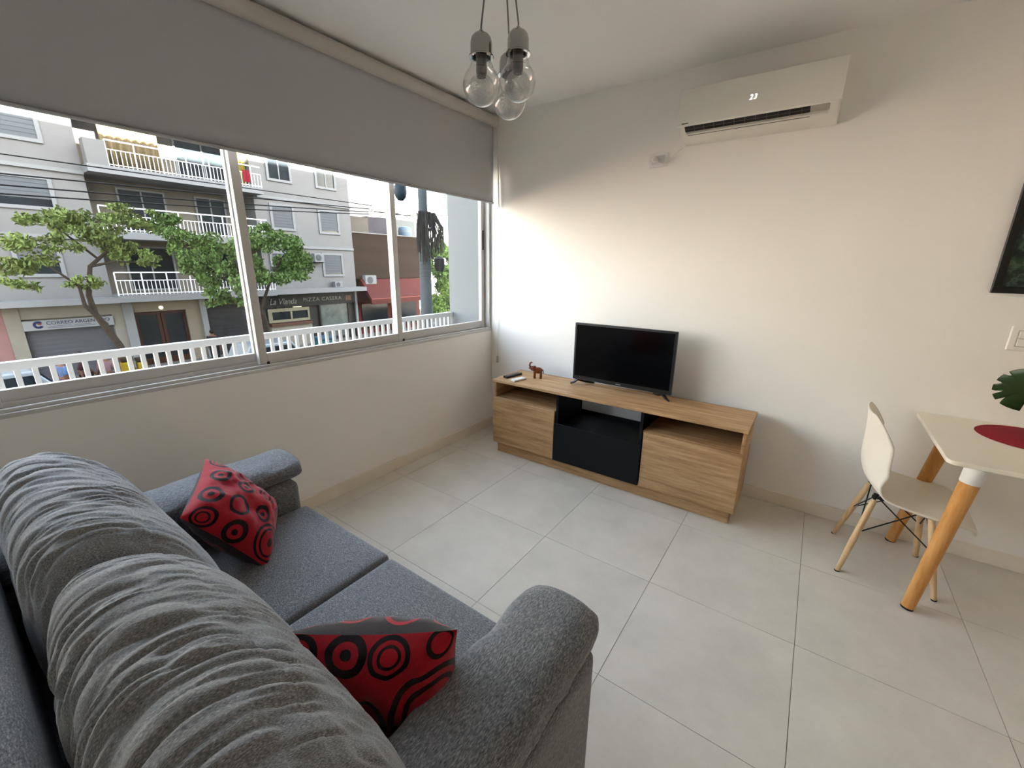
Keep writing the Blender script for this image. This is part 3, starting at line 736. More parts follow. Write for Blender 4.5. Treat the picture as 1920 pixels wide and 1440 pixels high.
# balcony railing just outside the window
rl = thing('balcony_railing', 'white picket railing outside the window', 'railing', (-.5, -1.9, 0))
EXTK = .62; M_rail = mat('white_rail_paint', '#e2e3e2', .5); EXTK = .26
MB().box(-.52, -.478, -3.97, -.005, 1.014, 1.052).build('top_rail', M_rail, rl, bevel=.003)
MB().box(-.52, -.485, -3.97, -.005, .05, .085).build('bottom_rail', M_rail, rl, bevel=.003)
pk = MB().box(-.010, .010, -.009, .009, 0, .94).build('picket', M_rail, rl, local=True)
for i in range(71):
    o = pk if i == 0 else pk.copy()
    if i: COL.objects.link(o)
    o.location = Vector((-.50, -.040 - .0555 * i, .08)) - ORG[rl.name]

# ---- apartment block across the street
XF = -23.0
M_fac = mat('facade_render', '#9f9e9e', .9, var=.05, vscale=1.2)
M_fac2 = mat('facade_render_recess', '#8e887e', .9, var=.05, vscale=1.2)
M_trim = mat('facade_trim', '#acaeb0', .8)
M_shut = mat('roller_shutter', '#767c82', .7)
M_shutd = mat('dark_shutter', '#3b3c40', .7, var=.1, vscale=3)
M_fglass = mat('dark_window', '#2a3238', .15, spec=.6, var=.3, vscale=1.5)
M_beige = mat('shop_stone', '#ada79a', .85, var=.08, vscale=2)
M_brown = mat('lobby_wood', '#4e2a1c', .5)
ap = thing('apartment_building', 'pale apartment block with balconies and shops across the street', 'building', (XF, 3, ST))
def part(name, m, par, *boxes, **kw):
    q = MB()
    for b in boxes: q.box(*b)
    return q.build(name, m, par, **kw)
TOP = 10.4
part('left_bay', M_fac, ap, (XF - 9, XF, -14, 2.06, -.1, TOP))
part('right_bay', M_fac, ap, (XF - 9, XF, 8.6, 14.4, -.1, TOP))
part('recessed_wall', M_fac2, ap, (XF - 9, XF - 1.1, 2.06, 8.6, -.1, TOP))
for z in (-.24, 2.42, 4.97, 7.55):
    part('balcony_slab', M_trim, ap, (XF - 1.1, XF + .85, 2.06, 8.75, z, z + .3))
for z in (2.36, 4.9, 7.5):
    part('ledge', M_trim, ap, (XF, XF + .09, -14, 2.06, z, z + .14)); part('ledge', M_trim, ap, (XF, XF + .09, 8.75, 14.4, z, z + .14))
part('canopy', M_trim, ap, (XF, XF + .85, -14, 2.06, -.25, -.02)); part('canopy', M_trim, ap, (XF, XF + .85, 8.75, 14.6, -.2, .06))
part('balcony_pier', M_fac, ap, (XF + .3, XF + .85, 2.1, 2.75, 5.27, 6.2))
part('cornice', M_trim, ap, (XF - 9, XF + .25, -14, 14.4, TOP, TOP + .3))
def bwin(y0, y1, z0, z1, kind='glass', cover=1., xp=XF, par=ap, fw=.13):
    f = MB().box(xp, xp + .07, y0, y1, z0, z0 + fw).box(xp, xp + .07, y0, y1, z1 - fw, z1).box(xp, xp + .07, y0, y0 + fw, z0 + fw, z1 - fw).box(xp, xp + .07, y1 - fw, y1, z0 + fw, z1 - fw)
    f = f.build('window', M_trim, par)
    MB().box(xp, xp + .012, y0 + fw, y1 - fw, z0 + fw, z1 - fw).build('pane', M_fglass, f)
    if kind == 'glass':
        c = (y0 + y1) / 2; MB().box(xp, xp + .04, c - .03, c + .03, z0 + fw, z1 - fw).build('mullion', M_trim, f)
    if cover and kind == 'shutter':
        zz = z1 - fw; h = (z1 - z0 - 2 * fw) * cover; q = MB(); n = int(h / .075)
        for i in range(n): q.box(xp + .012, xp + .03 + .012 * (i % 2), y0 + fw, y1 - fw, zz - (i + 1) * h / n, zz - i * h / n)
        q.build('shutter', M_shut, f)
    return f
for y0, y1, z0, z1, k, c in ((-.9, 1.12, 5.84, 7.2, 'shutter', 1.), (-.6, 1.06, 3.40, 4.66, 'shutter', .72), (-.55, .80, .85, 2.13, 'shutter', .55), (-4.6, -3.2, 3.40, 4.66, 'shutter', 1), (-4.6, -3.2, .85, 2.13, 'shutter', 1), (-4.6, -3.2, 5.84, 7.2, 'glass', 0),
                         (9.42, 10.80, 5.84, 7.15, 'glass', 0), (12.2, 13.56, 5.84, 7.15, 'glass', 0), (9.34, 10.70, 3.30, 4.70, 'shutter', 1.), (12.15, 13.54, 3.27, 4.70, 'shutter', .93), (12.12, 13.56, .73, 2.15, 'shutter', .95), (9.0, 10.4, .80, 2.15, 'shutter', .8),
                         (9.42, 10.80, 8.5, 9.8, 'glass', 0), (12.2, 13.56, 8.5, 9.8, 'glass', 0), (-.9, 1.12, 8.3, 9.6, 'glass', 0)):
    bwin(y0, y1, z0, z1, k, c)
for y0, y1, z0, z1 in ((6.2, 7.6, 2.75, 4.7), (3.2, 5.0, 2.75, 4.7), (3.0, 4.9, .15, 2.2), (6.0, 7.8, .15, 2.2), (5.7, 8.1, 5.3, 7.25), (3.2, 5.0, 7.9, 9.8), (6.0, 7.8, 7.9, 9.8)):
    bwin(y0, y1, z0, z1, 'glass', 0, XF - 1.1, ap, .08)
def brail(z, y0, y1, x=XF + .82):
    q = MB(); q.box(x - .03, x + .03, y0, y1, z + .95, z + 1.0); q.box(x - .015, x + .015, y0, y1, z + .62, z + .65).box(x - .015, x + .015, y0, y1, z + .05, z + .08)
    k = int((y1 - y0) / .15)
    for i in range(k + 1):
        y = y0 + (y1 - y0) * i / k; w = .022 if i % 6 == 0 else .011
        q.box(x - w, x + w, y - w, y + w, z, z + (.96 if i % 6 == 0 else .63))
    tag(q.build('railing', M_rail, ap), kind='stuff')
brail(5.27, 2.75, 8.72); brail(2.72, 2.1, 8.72); brail(.06, 2.1, 8.72)
M_curt = mat('balcony_curtain', '#9c8a68', .9, var=.25, vscale=3, stretch=(1, 6, .2))
q = MB().grid(lambda u, v: (XF - .2 + .07 * math.sin(u * 44) , 2.85 + 2.0 * u, 5.35 + 2.1 * v), 70, 3).build('curtain', M_curt, ap, smooth='all'); q.modifiers.new('s', 'SOLIDIFY').thickness = .01
q = MB().grid(lambda u, v: (XF - .3 + .05 * math.sin(u * 20), 8.0 + .5 * u, 5.35 + 2.1 * v), 20, 3).build('curtain', mat('yellow_curtain', '#b5a24e', .9), ap, smooth='all'); q.modifiers.new('s', 'SOLIDIFY').thickness = .01
# ground floor
part('shop_wall', M_beige, ap, (XF - 9, XF - .35, -1.25, 14.4, ST, -.1))
part('fascia', M_beige, ap, (XF - .35, XF, -.82, 2.26, -.78, -.1))
part('pier', M_beige, ap, (XF - .35, XF + .05, -1.25, -.82, ST, -.1)); part('pier', M_beige, ap, (XF - .35, XF, 1.88, 2.26, ST, -.78)); part('pier', M_trim, ap, (XF - .35, XF + .06, 2.26, 2.62, ST, -.3))
def rollsh(y0, y1, z0, z1, m):
    q = MB(); n = int((z1 - z0) / .09)
    for i in range(n): q.box(XF - .35, XF - .22 + .02 * (i % 2), y0, y1, z0 + (z1 - z0) * i / n, z0 + (z1 - z0) * (i + 1) / n)
    return q.build('shop_shutter', m, ap)
rollsh(-.82, 1.88, ST + .12, -1.22, mat('grey_shutter', '#6f6f76', .7)); rollsh(5.55, 7.80, ST + .12, -.72, M_shutd)
# lobby
part('lobby_surround', mat('lobby_stone', '#a89c88', .8, var=.06), ap, (XF - .35, XF - .05, 2.62, 5.25, -.76, -.25), (XF - .35, XF - .05, 4.66, 5.25, ST, -.76))
part('pier', M_trim, ap, (XF - .35, XF + .06, 5.25, 5.5, ST, -.3)); part('pier', M_shutd, ap, (XF - .35, XF - .0, 7.8, 8.4, ST, -.25))
for y0, y1 in ((2.66, 3.62), (3.66, 4.64)):
    d = MB().box(XF - .3, XF - .18, y0, y0 + .12, ST + .12, -.80).box(XF - .3, XF - .18, y1 - .12, y1, ST + .12, -.80).box(XF - .3, XF - .18, y0 + .12, y1 - .12, -.92, -.80).box(XF - .3, XF - .18, y0 + .12, y1 - .12, ST + .12, ST + .4).build('lobby_door', M_brown, ap)
    MB().box(XF - .26, XF - .24, y0 + .12, y1 - .12, ST + .4, -.92).build('pane', M_fglass, d)
MB().ball((XF + .05, 3.66, -.60), .09, 10, 8).build('lobby_lamp', mat('lobby_lamp_glow', '#fff0c8', .5, emit=3.), ap, smooth='all')
# restaurant front
M_rdark = mat('restaurant_dark', '#2b2a2a', .6)
part('restaurant_front', M_rdark, ap, (XF - .35, XF - .12, 8.4, 14.4, ST, -.2))
f = part('counter_window', mat('counter_frame', '#a9a48a', .6), ap, (XF - .12, XF, 8.5, 10.95, -1.24, -1.05), (XF - .12, XF, 8.5, 10.95, -1.85, -1.7), (XF - .12, XF, 8.5, 8.72, -1.7, -1.24), (XF - .12, XF, 9.78, 9.88, -1.7, -1.24), (XF - .12, XF, 10.85, 10.95, -1.7, -1.24))
part('pane', M_fglass, f, (XF - .12, XF - .08, 8.72, 10.85, -1.7, -1.24))
part('counter', mat('counter_brown', '#6a4434', .6), ap, (XF - .12, XF + .25, 8.5, 10.95, -2.05, -1.88)); part('counter_base', M_beige, ap, (XF - .12, XF + .15, 8.5, 10.95, ST, -2.05))
part('counter_lamp', mat('strip_lamp_glow', '#fff3c4', .5, emit=2.5), ap, (XF, XF + .08, 9.95, 10.45, -1.02, -.94))
f = part('shop_window', M_rdark, ap, (XF - .12, XF, 11.6, 11.7, ST, -.9), (XF - .12, XF, 13.62, 13.75, ST, -.9), (XF - .12, XF, 11.7, 13.62, -1.0, -.9))
part('pane', mat('greenish_window', '#6d7a77', .2, spec=.6, var=.35, vscale=2.5), f, (XF - .12, XF - .06, 11.7, 13.62, ST + .3, -1.0))
part('drain_pipe', M_trim, ap, (XF, XF + .12, 14.15, 14.3, ST, -.2))
TXT = Matrix(((0, 0, 1, 0), (1, 0, 0, 0), (0, 1, 0, 0), (0, 0, 0, 1)))
def tmat(x, y, z): return Matrix.Translation((x, y, z)) @ TXT
# signs
sg = thing('shop_sign', 'white post office sign with blue lettering CORREO ARGENTINO', 'sign', (XF, .5, -1.22))
MB().box(XF - .02, XF + .08, -.82, 1.88, -1.23, -.84).build('board', mat('sign_white', '#b9bcbf', .6), sg)
M_blue = mat('sign_blue', '#1f2f63', .6)
text_obj('lettering', 'CORREO ARGENTINO', .20, M_blue, tmat(XF + .085, -.17, -1.03), sg, width=1.92, extrude=.006)
tag(MB().box(XF + .08, XF + .086, -.10, .55, -1.105, -1.085).box(XF + .08, XF + .086, .62, 1.15, -1.105, -1.085).box(XF + .08, XF + .086, -.15, 1.25, -1.165, -1.145).build('small_lettering', mat('sign_greyblue', '#6f7690', .6), sg), kind='stuff')
lg = MB()
for a0_, a1_, r0_, r1_ in ((40, 330, .07, .15),):
    n = 20
    v = [(XF + .088, -.40 + r * math.cos(math.radians(a0_ + (a1_ - a0_) * i / n)), -1.01 + r * math.sin(math.radians(a0_ + (a1_ - a0_) * i / n))) for r in (r0_, r1_) for i in range(n + 1)]
    lg.add(v, [(i, i + 1, n + 2 + i, n + 1 + i) for i in range(n)])
q = lg.build('emblem', M_blue, sg); q.modifiers.new('s', 'SOLIDIFY').thickness = .008
MB().ball((XF + .086, -.36, -.97), (.006, .07, .05), 10, 6).build('emblem_dot', mat('sign_red', '#a8474e', .6), sg)
sg = thing('shop_sign', 'black restaurant sign reading La Vianda and PIZZA CASERA', 'sign', (XF, 11.2, -.9))
MB().box(XF - .1, XF + .1, 8.0, 14.1, -.98, -.28).build('board', mat('sign_black', '#232326', .6), sg)
M_chalk = mat('sign_chalk', '#b9b6ae', .7)
text_obj('lettering', 'La Vianda', .48, M_chalk, tmat(XF + .105, 8.62, -.80), sg, shear=.35, width=1.55, extrude=.006)
text_obj('lettering', 'PIZZA CASERA', .32, M_chalk, tmat(XF + .105, 10.6, -.72), sg, width=2.55, spacing=1.15, extrude=.006)
MB().box(XF + .1, XF + .106, 13.45, 13.85, -.80, -.48).build('emblem', mat('sign_emblem', '#8a6a5c', .7, var=.4, vscale=8), sg)
sg = thing('shop_sign', 'dark shop sign with yellow capital lettering over the black shutter', 'sign', (XF, 6.7, -.7))
MB().box(XF - .2, XF + .04, 5.55, 7.8, -.72, -.27).build('board', M_rdark, sg)
text_obj('lettering', 'POLLERIA', .30, mat('sign_yellow', '#b8922c', .6), tmat(XF + .045, 5.85, -.62), sg, width=1.85, extrude=.006)

# neighbours
pk_ = thing('pink_house', 'pink painted house front beside the post office', 'building', (XF, -7, ST))
part('wall', mat('pink_render', '#b48a86', .9, var=.08, vscale=2), pk_, (XF - .3, XF + .02, -14, -1.25, ST, -.26))
part('coping', M_trim, pk_, (XF - .3, XF + .06, -14, -1.25, -.34, -.26))
rw = thing('bounce_row_house', 'added low house front out of view reflecting sun into the room', 'building', (XF, -26, ST))  # added out of view; its sunlit front throws warm light into the room
part('wall', M_fac, rw, (XF - 8, XF + .1, -40, -14.05, ST, 8.5)); part('coping', M_trim, rw, (XF - 8, XF + .25, -40, -14.05, 8.5, 8.8))
for i in range(8):
    for k in range(3): bwin(-38.5 + i * 3, -37 + i * 3, -1.6 + 3 * k, .1 + 3 * k, 'shutter', .9, XF + .1, rw, .1)
cb_ = thing('corner_house', 'low brick corner house with red shop front', 'building', (XF, 17.5, ST))
M_brick = NT('far_brick'); br = M_brick.new('TexBrick'); M_brick.link(M_brick.coords((1, 1, 1)), br.inputs['Vector'])
mpb = M_brick.new('Mapping'); tcb = M_brick.new('TexCoord'); M_brick.link(tcb.outputs['Object'], mpb.inputs[0]); mpb.inputs['Rotation'].default_value = (PI / 2, 0, PI / 2); M_brick.link(mpb.outputs[0], br.inputs['Vector'])
br.inputs['Scale'].default_value = 4.; br.inputs['Color1'].default_value = [x*.13 for x in lin('#54463c')[:3]]+[1]; br.inputs['Color2'].default_value = [x*.13 for x in lin('#6a5648')[:3]]+[1]; br.inputs['Mortar'].default_value = [x*.13 for x in lin('#4a443e')[:3]]+[1]
M_brick.link(br.outputs[0], M_brick.b.inputs['Base Color']); M_brick.b.inputs['Roughness'].default_value = .9; M_brick.b.inputs['Specular IOR Level'].default_value = .1
part('brick_wall', M_brick.m, cb_, (XF - 6, XF - .1, 14.4, 20.4, .55, 3.5))
part('coping', M_trim, cb_, (XF - 6, XF - .05, 14.4, 20.4, 3.5, 3.56))
M_redp = mat('red_paint', '#6a2821', .7, var=.06)
part('shop_wall', M_redp, cb_, (XF - 6, XF - .5, 14.4, 20.4, ST, .55)); part('shop_window', M_fglass, cb_, (XF - .5, XF - .45, 15.0, 17.2, ST + .5, -1.2), (XF - .5, XF - .45, 17.6, 20.0, ST + .5, -1.2))
MB().prism([(XF - .1, .52), (XF + .05, .5), (XF + 1.1, -.75), (XF + 1.1, -1.1), (XF + 1.02, -1.1), (XF + .9, -.8), (XF - .1, .3)], 'y', 14.75, 20.3).build('awning', M_redp, cb_)
part('awning_band', mat('awning_band', '#b5685e', .7), cb_, (XF + 1.08, XF + 1.12, 14.75, 20.3, -.78, -.72))
part('roof_wall', mat('stained_concrete', '#77726a', .9, var=.25, vscale=.8), cb_, (XF - 6.2, XF - 2., 14.4, 17.2, 3.5, 4.75)); part('roof_room', mat('grey_concrete', '#5c5a62', .9, var=.15, vscale=1.5), cb_, (XF - 6.2, XF - 2.1, 17.2, 18.9, 3.5, 4.85)); part('roof_room', mat('pale_concrete', '#868c8e', .9), cb_, (XF - 6.5, XF - 3., 18.9, 22.5, 3.4, 5.0))
wt = thing('water_tank', 'round pale blue water tank on the corner house roof', 'tank', (XF - 1.2, 20.0, 3.56))
MB().lathe([(.45, 0), (.5, .1), (.5, .55), (.42, .7), (.1, .78), (.0, .78)], 20, (XF - 1.2, 19.9, 3.56)).build('drum', mat('tank_blue', '#8ba3b5', .6), wt, smooth=True)
MB().lathe([(.52, 0), (.52, .08)], 20, (XF - 1.2, 19.9, 3.9)).build('band', M_trim, wt)
fbm = mat('far_house_render', '#a8abad', .9)
for y0, y1, z1, xx, lb in ((24, 34, 6.5, -34, 'pale distant house behind the street corner'), (38, 56, 11, -52, 'tall distant block beyond the street corner'), (20.5, 23.5, 4.6, -38, 'small distant roof room beside the corner house')):
    h = thing('distant_house', lb, 'building', (xx, (y0 + y1) / 2, ST))
    part('wall', fbm, h, (xx - 8, xx, y0, y1, ST, z1)); part('parapet', M_trim, h, (xx - 8, xx + .2, y0, y1, z1, z1 + .3))
    for i in range(int((y1 - y0) / 2.5)):
        for k in range(int((z1 - 1) / 3)):
            bwin(y0 + .7 + i * 2.5, y0 + 2. + i * 2.5, .8 + 3 * k, 2.3 + 3 * k, 'glass', 0, xx, h, .1)
# outdoor condensers
def condenser(label, y0, y1, z0, z1, x=XF):
    c = thing('air_condenser', label, 'air conditioner', (x + .2, (y0 + y1) / 2, z0), 'outdoor air conditioner units')
    MB().box(x + .06, x + .40, y0, y1, z0, z1).build('case', M_trim, c, bevel=.02)
    r = (z1 - z0) * .36; yc = y0 + (y1 - y0) * .42; zc = (z0 + z1) / 2
    m = MB().lathe([(r, 0), (r, .02), (r * .8, .025), (.0, .01)], 20, cap=False)
    m.v = [(x + .40 + p[2], yc + p[0], zc + p[1]) for p in m.v]; m.build('fan_grille', mat('fan_grey', '#5f666b', .6), c, smooth=True)
    MB().box(x, x + .42, y0 + .05, y0 + .1, z0 - .06, z0).build('bracket', M_shutd, c); MB().box(x, x + .42, y1 - .1, y1 - .05, z0 - .06, z0).build('bracket', M_shutd, c)
condenser('white air conditioner unit beside the red shop front', 14.95, 15.85, .15, .78, XF - .1)
condenser('small white air conditioner unit beside the top shuttered window', 11.45, 12.05, 1.6, 2.1)
condenser('dark fronted air conditioner unit under the shuttered window', 12.62, 13.15, .06, .42)
tw = MB().grid(lambda u, v: (XF + .87 + .01 * math.sin(u * 12), 7.85 + .35 * u, 5.45 + .55 * v), 12, 3).build('towel', mat('red_cloth', '#9c2230', .9)); tw.modifiers.new('s', 'SOLIDIFY').thickness = .012
tag(tw, 'red cloth hanging on the top balcony railing', 'towel')

# ---- trees
M_bark = mat('bark', '#4a4034', .9, var=.2, vscale=5)
def leafmat(n, c): return mat(n, c, .6, spec=.25, var=.45, vscale=1.6)
def tree(label, base, limbs, clusters, count, size, m, seed, xs=.9):
    rs = np.random.RandomState(seed)
    t_ = thing('street_tree', label, 'tree', base, 'street trees')
    for pts, r0_, r1_ in limbs:
        n = len(pts); MB().tube(pts, [r0_ + (r1_ - r0_) * i / (n - 1) for i in range(n)], 10).build('trunk' if r0_ > .1 else 'branch', M_bark, t_, smooth=True)
    sub_ = []
    for (x, y, z, ry, rz) in clusters:
        for _ in range(9):
            d = rs.normal(size=3); d /= np.linalg.norm(d); d *= rs.rand() ** .35
            q = .22 + .26 * rs.rand(); sub_.append((x + d[0] * xs * ry, y + d[1] * ry, z + d[2] * rz, ry * q, max(rz * q * 1.1, .12)))
    clusters = sub_
    tot = sum(c[3] * c[4] for c in clusters); V = []; F = []
    for (x, y, z, ry, rz) in clusters:
        for _ in range(int(count * ry * rz / tot)):
            d = rs.normal(size=3); d /= np.linalg.norm(d); d *= rs.rand() ** .6
            p = Vector((x + d[0] * xs * ry, y + d[1] * ry, z + d[2] * rz)); s = size * (.6 + .8 * rs.rand())
            a = Vector(rs.normal(size=3)).normalized(); b = a.orthogonal().normalized(); k = len(V)
            V += [p - a * s, p + b * s * .42 + a * s * .1, p + a * s, p - b * s * .42 + a * s * .1]; F.append((k, k + 1, k + 2, k + 3))
    tag(MB().add(V, F).build('foliage', m, t_), kind='stuff')
    return t_
tree('slender street tree with a forked trunk before the post office', (-19, 1.42, ST + .1), [([(-19, 1.42, ST + .1), (-19, 1.12, -1.6), (-19, .66, -.35), (-19, .62, .3), (-19.1, .86, 1.3), (-19.2, 1.5, 1.9)], .13, .05), ([(-19, .9, -.8), (-18.8, .42, -.05), (-18.8, .40, .65), (-18.8, -.2, 1.3)], .08, .03), ([(-19.1, .86, 1.3), (-19, 1.6, 1.5), (-19, 2.3, 1.45)], .05, .02), ([(-19.1, 1.1, 1.6), (-19, .5, 2.3), (-19, .0, 2.9)], .04, .02)],
     [(-19, -.55, 1.45, 1.25, .62), (-19, -.1, 2.85, .8, .38), (-19, .5, 2.35, .8, .45), (-19, 1.3, 2.75, .9, .6), (-19, 2.3, 3.1, .9, .4), (-19.2, 2.0, 2.0, .8, .6), (-18.8, .5, .75, .55, .22), (-19, 2.6, 1.55, .5, .2), (-19, -.9, .7, .5, .25)], 6500, .085, leafmat('tree_leaf_a', '#93a860'), 5, .8)
tree('broad leafy street tree in front of the black shop shutter', (-19, 6.6, ST + .1), [([(-19, 6.6, ST + .1), (-19, 6.5, -1.2), (-19.1, 6.1, .3), (-19, 5.6, 1.6)], .16, .07), ([(-19, 6.4, -.6), (-18.9, 7.0, .8), (-19, 7.8, 1.9)], .08, .03), ([(-19.1, 6.1, .2), (-19, 4.9, .9), (-19, 4.0, 1.8)], .07, .03)],
     [(-19, 3.9, 1.6, 1.0, 1.1), (-19, 3.5, 2.75, .8, .55), (-19, 4.9, .8, 1.1, .85), (-19, 5.7, 1.9, 1.2, 1.2), (-19, 7.5, 2.1, 1.4, 1.05), (-19, 8.8, 1.85, .8, .75), (-19, 6.6, .85, 1.1, .65), (-19, 5.1, -.2, .75, .35), (-19, 8.1, 1.0, 1.1, .45), (-19, 7.3, 3.0, .6, .35)], 14000, .09, leafmat('tree_leaf_b', '#82a25a'), 8, .7)
tree('dense green tree beyond the corner house behind the utility pole', (-25, 24.5, ST + .1), [([(-25, 24.5, ST + .1), (-25, 24.4, 0), (-25, 24.3, 2.5)], .2, .08)],
     [(-25, 24.0, -1.6, 1.7, 1.3), (-25, 24.0, .4, 1.9, 1.4), (-25, 24.4, 2.3, 1.7, 1.2), (-25, 26.5, 1.5, 1.9, 1.9), (-25, 25.6, -.8, 1.5, 1.6)], 15000, .15, leafmat('tree_leaf_c', '#84aa58'), 12)

# ---- utility pole, cables, lamp
up_ = thing('utility_pole', 'grey concrete utility pole wrapped in drooping cables', 'pole', (-6.85, 5.55, ST + .0))
M_conc = mat('pole_concrete', '#7b8488', .8, var=.1, vscale=4)
MB().tube([(-6.85, 5.55, ST), (-6.95, 5.72, 1.86)], [.185, .165], 20).build('lower_shaft', M_conc, up_, smooth=True)
MB().tube([(-6.95, 5.72, 1.86), (-7.1, 5.86, 6.5)], [.128, .115], 20).build('upper_shaft', M_conc, up_, smooth=True)
for i in range(6): MB().lathe([(.174, 0), (.174, .012)], 20, (-6.94 + .004 * i, 5.70 - .006 * i, 1.72 - .11 * i)).build('band', mat('band_%d' % i, '#5e676b', .7), up_)
m = MB(); rs = np.random.RandomState(4)
RT, FR = Vector((.68, .73, 0)), Vector((.73, -.68, 0))
for i in range(170):
    w = -.16 + .66 * rs.rand() ** 1.2; dn = (.55 + .75 * rs.rand()) * (1 - .5 * abs(w)); fr = .17 + .16 * rs.rand()
    s0 = Vector((-7.0, 5.74, 2.74 + .1 * rs.rand())) + FR * .13
    e1 = s0 + RT * w * .7 + FR * fr * .5 + Vector((0, 0, .10 - .1 * abs(w)))
    e2 = s0 + RT * w * (1 + .2 * rs.rand()) + FR * fr + Vector((0, 0, -dn * .45))
    e3 = s0 + RT * (w * (.75 + .5 * rs.rand())) + FR * fr * .9 + Vector((0, 0, -dn))
    m.tube([s0, e1, e2, (e2 + e3) / 2 + RT * .03 * (rs.rand() - .5), e3], .006 + .006 * rs.rand(), 5)
tag(m.build('cable_bundle', mat('cable_grey', '#565450', .7, var=.75, vscale=14, stretch=(1, 1, .25)), up_, smooth=True), kind='stuff')
m = MB().lathe([(.09, 0), (.15, .1), (.15, .35), (.06, .42)], 14, (-6.78, 6.12, 1.32)).build('splice_box', mat('splice_black', '#3a3c3d', .7), up_, smooth=True)
M_cab = mat('cable_black', '#26282a', .7)
for i, (zs_, lb) in enumerate((((2.90, 2.89, 2.885, 2.80), 'topmost of the black cables strung across the window view'), ((2.86, 2.72, 2.595, 2.45), 'second black overhead cable from the top'), ((2.85, 2.55, 2.478, 2.42), 'third black overhead cable from the top'), ((2.83, 2.461, 2.353, 2.32), 'lowest black overhead cable crossing the view'))):
    ys = np.array([5.72, -.06, -1.99, -9.]); cf_ = np.polyfit(ys, zs_, 2)
    pts = [(-7.0, float(y), float(np.polyval(cf_, y)) if i else 2.9 - .004 * (5.7 - float(y)) * .6) for y in np.linspace(5.72, -12, 30)]
    tag(MB().tube(pts, .011 if i != 0 else .009, 6).build('overhead_cable', M_cab, smooth=True), lb, 'cable', 'overhead cables')
tag(MB().tube([(-6.9, 5.75, 2.78), (-5.2, 9, 3.3), (-3, 14, 3.9)], .012, 6).build('overhead_cable', M_cab, smooth=True), 'overhead cable leaving the pole to the right', 'cable', 'overhead cables')
sl_ = thing('street_lamp', 'dark teal round street lamp hanging beside the utility pole', 'lamp', (-7.8, 5.72, 3.3))
M_teal = mat('lamp_teal', '#2c4a58', .5)
MB().lathe([(.02, .55), (.06, .5), (.10, .38), (.17, .30), (.18, .12), (.15, .0), (.08, -.08), (.0, -.1)], 20, (-7.85, 5.72, 3.36)).build('lantern', M_teal, sl_, smooth=True)
MB().tube([(-7.85, 5.72, 3.88), (-7.8, 5.74, 4.4), (-7.4, 5.8, 4.7), (-7.08, 5.86, 4.6)], .03, 8).build('arm', M_conc, sl_, smooth=True)

# ---- vehicles
def car(label, cat_, cx, cyy, L, H, col, roofcol=None, facing=1, name='parked_car', van=False):
    c = thing(name, label, cat_, (cx, cyy, ST))
    cm = mat(name + '_paint_' + col[1:] + str(len(bpy.data.materials)), col, .3, spec=.5, coat=.5)
    w = .86; s = facing
    def Y(t_): return cyy + s * (t_ - .5) * L
    b = ST + .28
    low = [(Y(0), b + .05), (Y(.0), b + .45), (Y(.04), b + .62)] + [(Y(.74), b + .62), (Y(.97), b + .50), (Y(1), b + .32), (Y(1), b)] + [(Y(0), b)]
    MB().prism([(p[0], p[1]) for p in low], 'x', cx - w, cx + w).build('body', cm, c, bevel=.05)
    t0, t1, t2, t3 = (.0, .03, .58, .76) if van else (.03, .14, .55, .74)
    top = ST + H
    MB().prism([(Y(t0), b + .60), (Y(t1), top), (Y(t2), top), (Y(t3), b + .60)], 'x', cx - w + .06, cx + w - .06).build('cabin', cm if roofcol is None else mat('roof_' + roofcol[1:], roofcol, .4), c, bevel=.06)
    gl = M_fglass
    for sx in (-1, 1):
        X = cx + sx * (w - .055)
        MB().prism([(Y(t0 + .05), b + .66), (Y(t1 + .03), top - .12), (Y(.34), top - .12), (Y(.34), b + .66)], 'x', X - .02, X + .02).build('side_window', gl, c)
        MB().prism([(Y(.37), b + .66), (Y(.37), top - .12), (Y(t2 - .01), top - .12), (Y(t3 - .06), b + .66)], 'x', X - .02, X + .02).build('side_window', gl, c)
        for t_ in (.19, .80):
            m = MB().lathe([(.20, -.10), (.31, -.10), (.33, -.07), (.33, .07), (.31, .10), (.20, .10)], 20)
            m.v = [(cx + sx * (w - .08) + p[2], Y(t_) + p[0], ST + .33 + p[1]) for p in m.v]; m.build('wheel', M_rubber, c, smooth=True)
    ws = MB(); e = .02
    ws.add([(cx - w + .14, Y(t2 + .02) + s * e, top - .08), (cx + w - .14, Y(t2 + .02) + s * e, top - .08), (cx + w - .12, Y(t3 - .02) + s * e, b + .70), (cx - w + .12, Y(t3 - .02) + s * e, b + .70)], [(0, 1, 2, 3)])
    q = ws.build('windscreen', gl, c); q.modifiers.new('s', 'SOLIDIFY').thickness = .02
    MB().box(cx - w + .05, cx - w + .35, Y(1) - .02, Y(1) + .02, b + .3, b + .42).box(cx + w - .35, cx + w - .05, Y(1) - .02, Y(1) + .02, b + .3, b + .42).build('headlamps', M_trim, c)
    return c
car('white van parked at the left end of the street', 'van', -15.4, -1.95, 4.5, 2.0, '#b7c3cb', van=True, name='delivery_van')
car('white car parked behind the railing near the black shutter', 'car', -16.1, 5.6, 4.0, 1.75, '#b9c6cc')
car('white car far down the street beside the utility pole', 'car', -19.2, 20.5, 4.2, 1.55, '#b9c6cc')
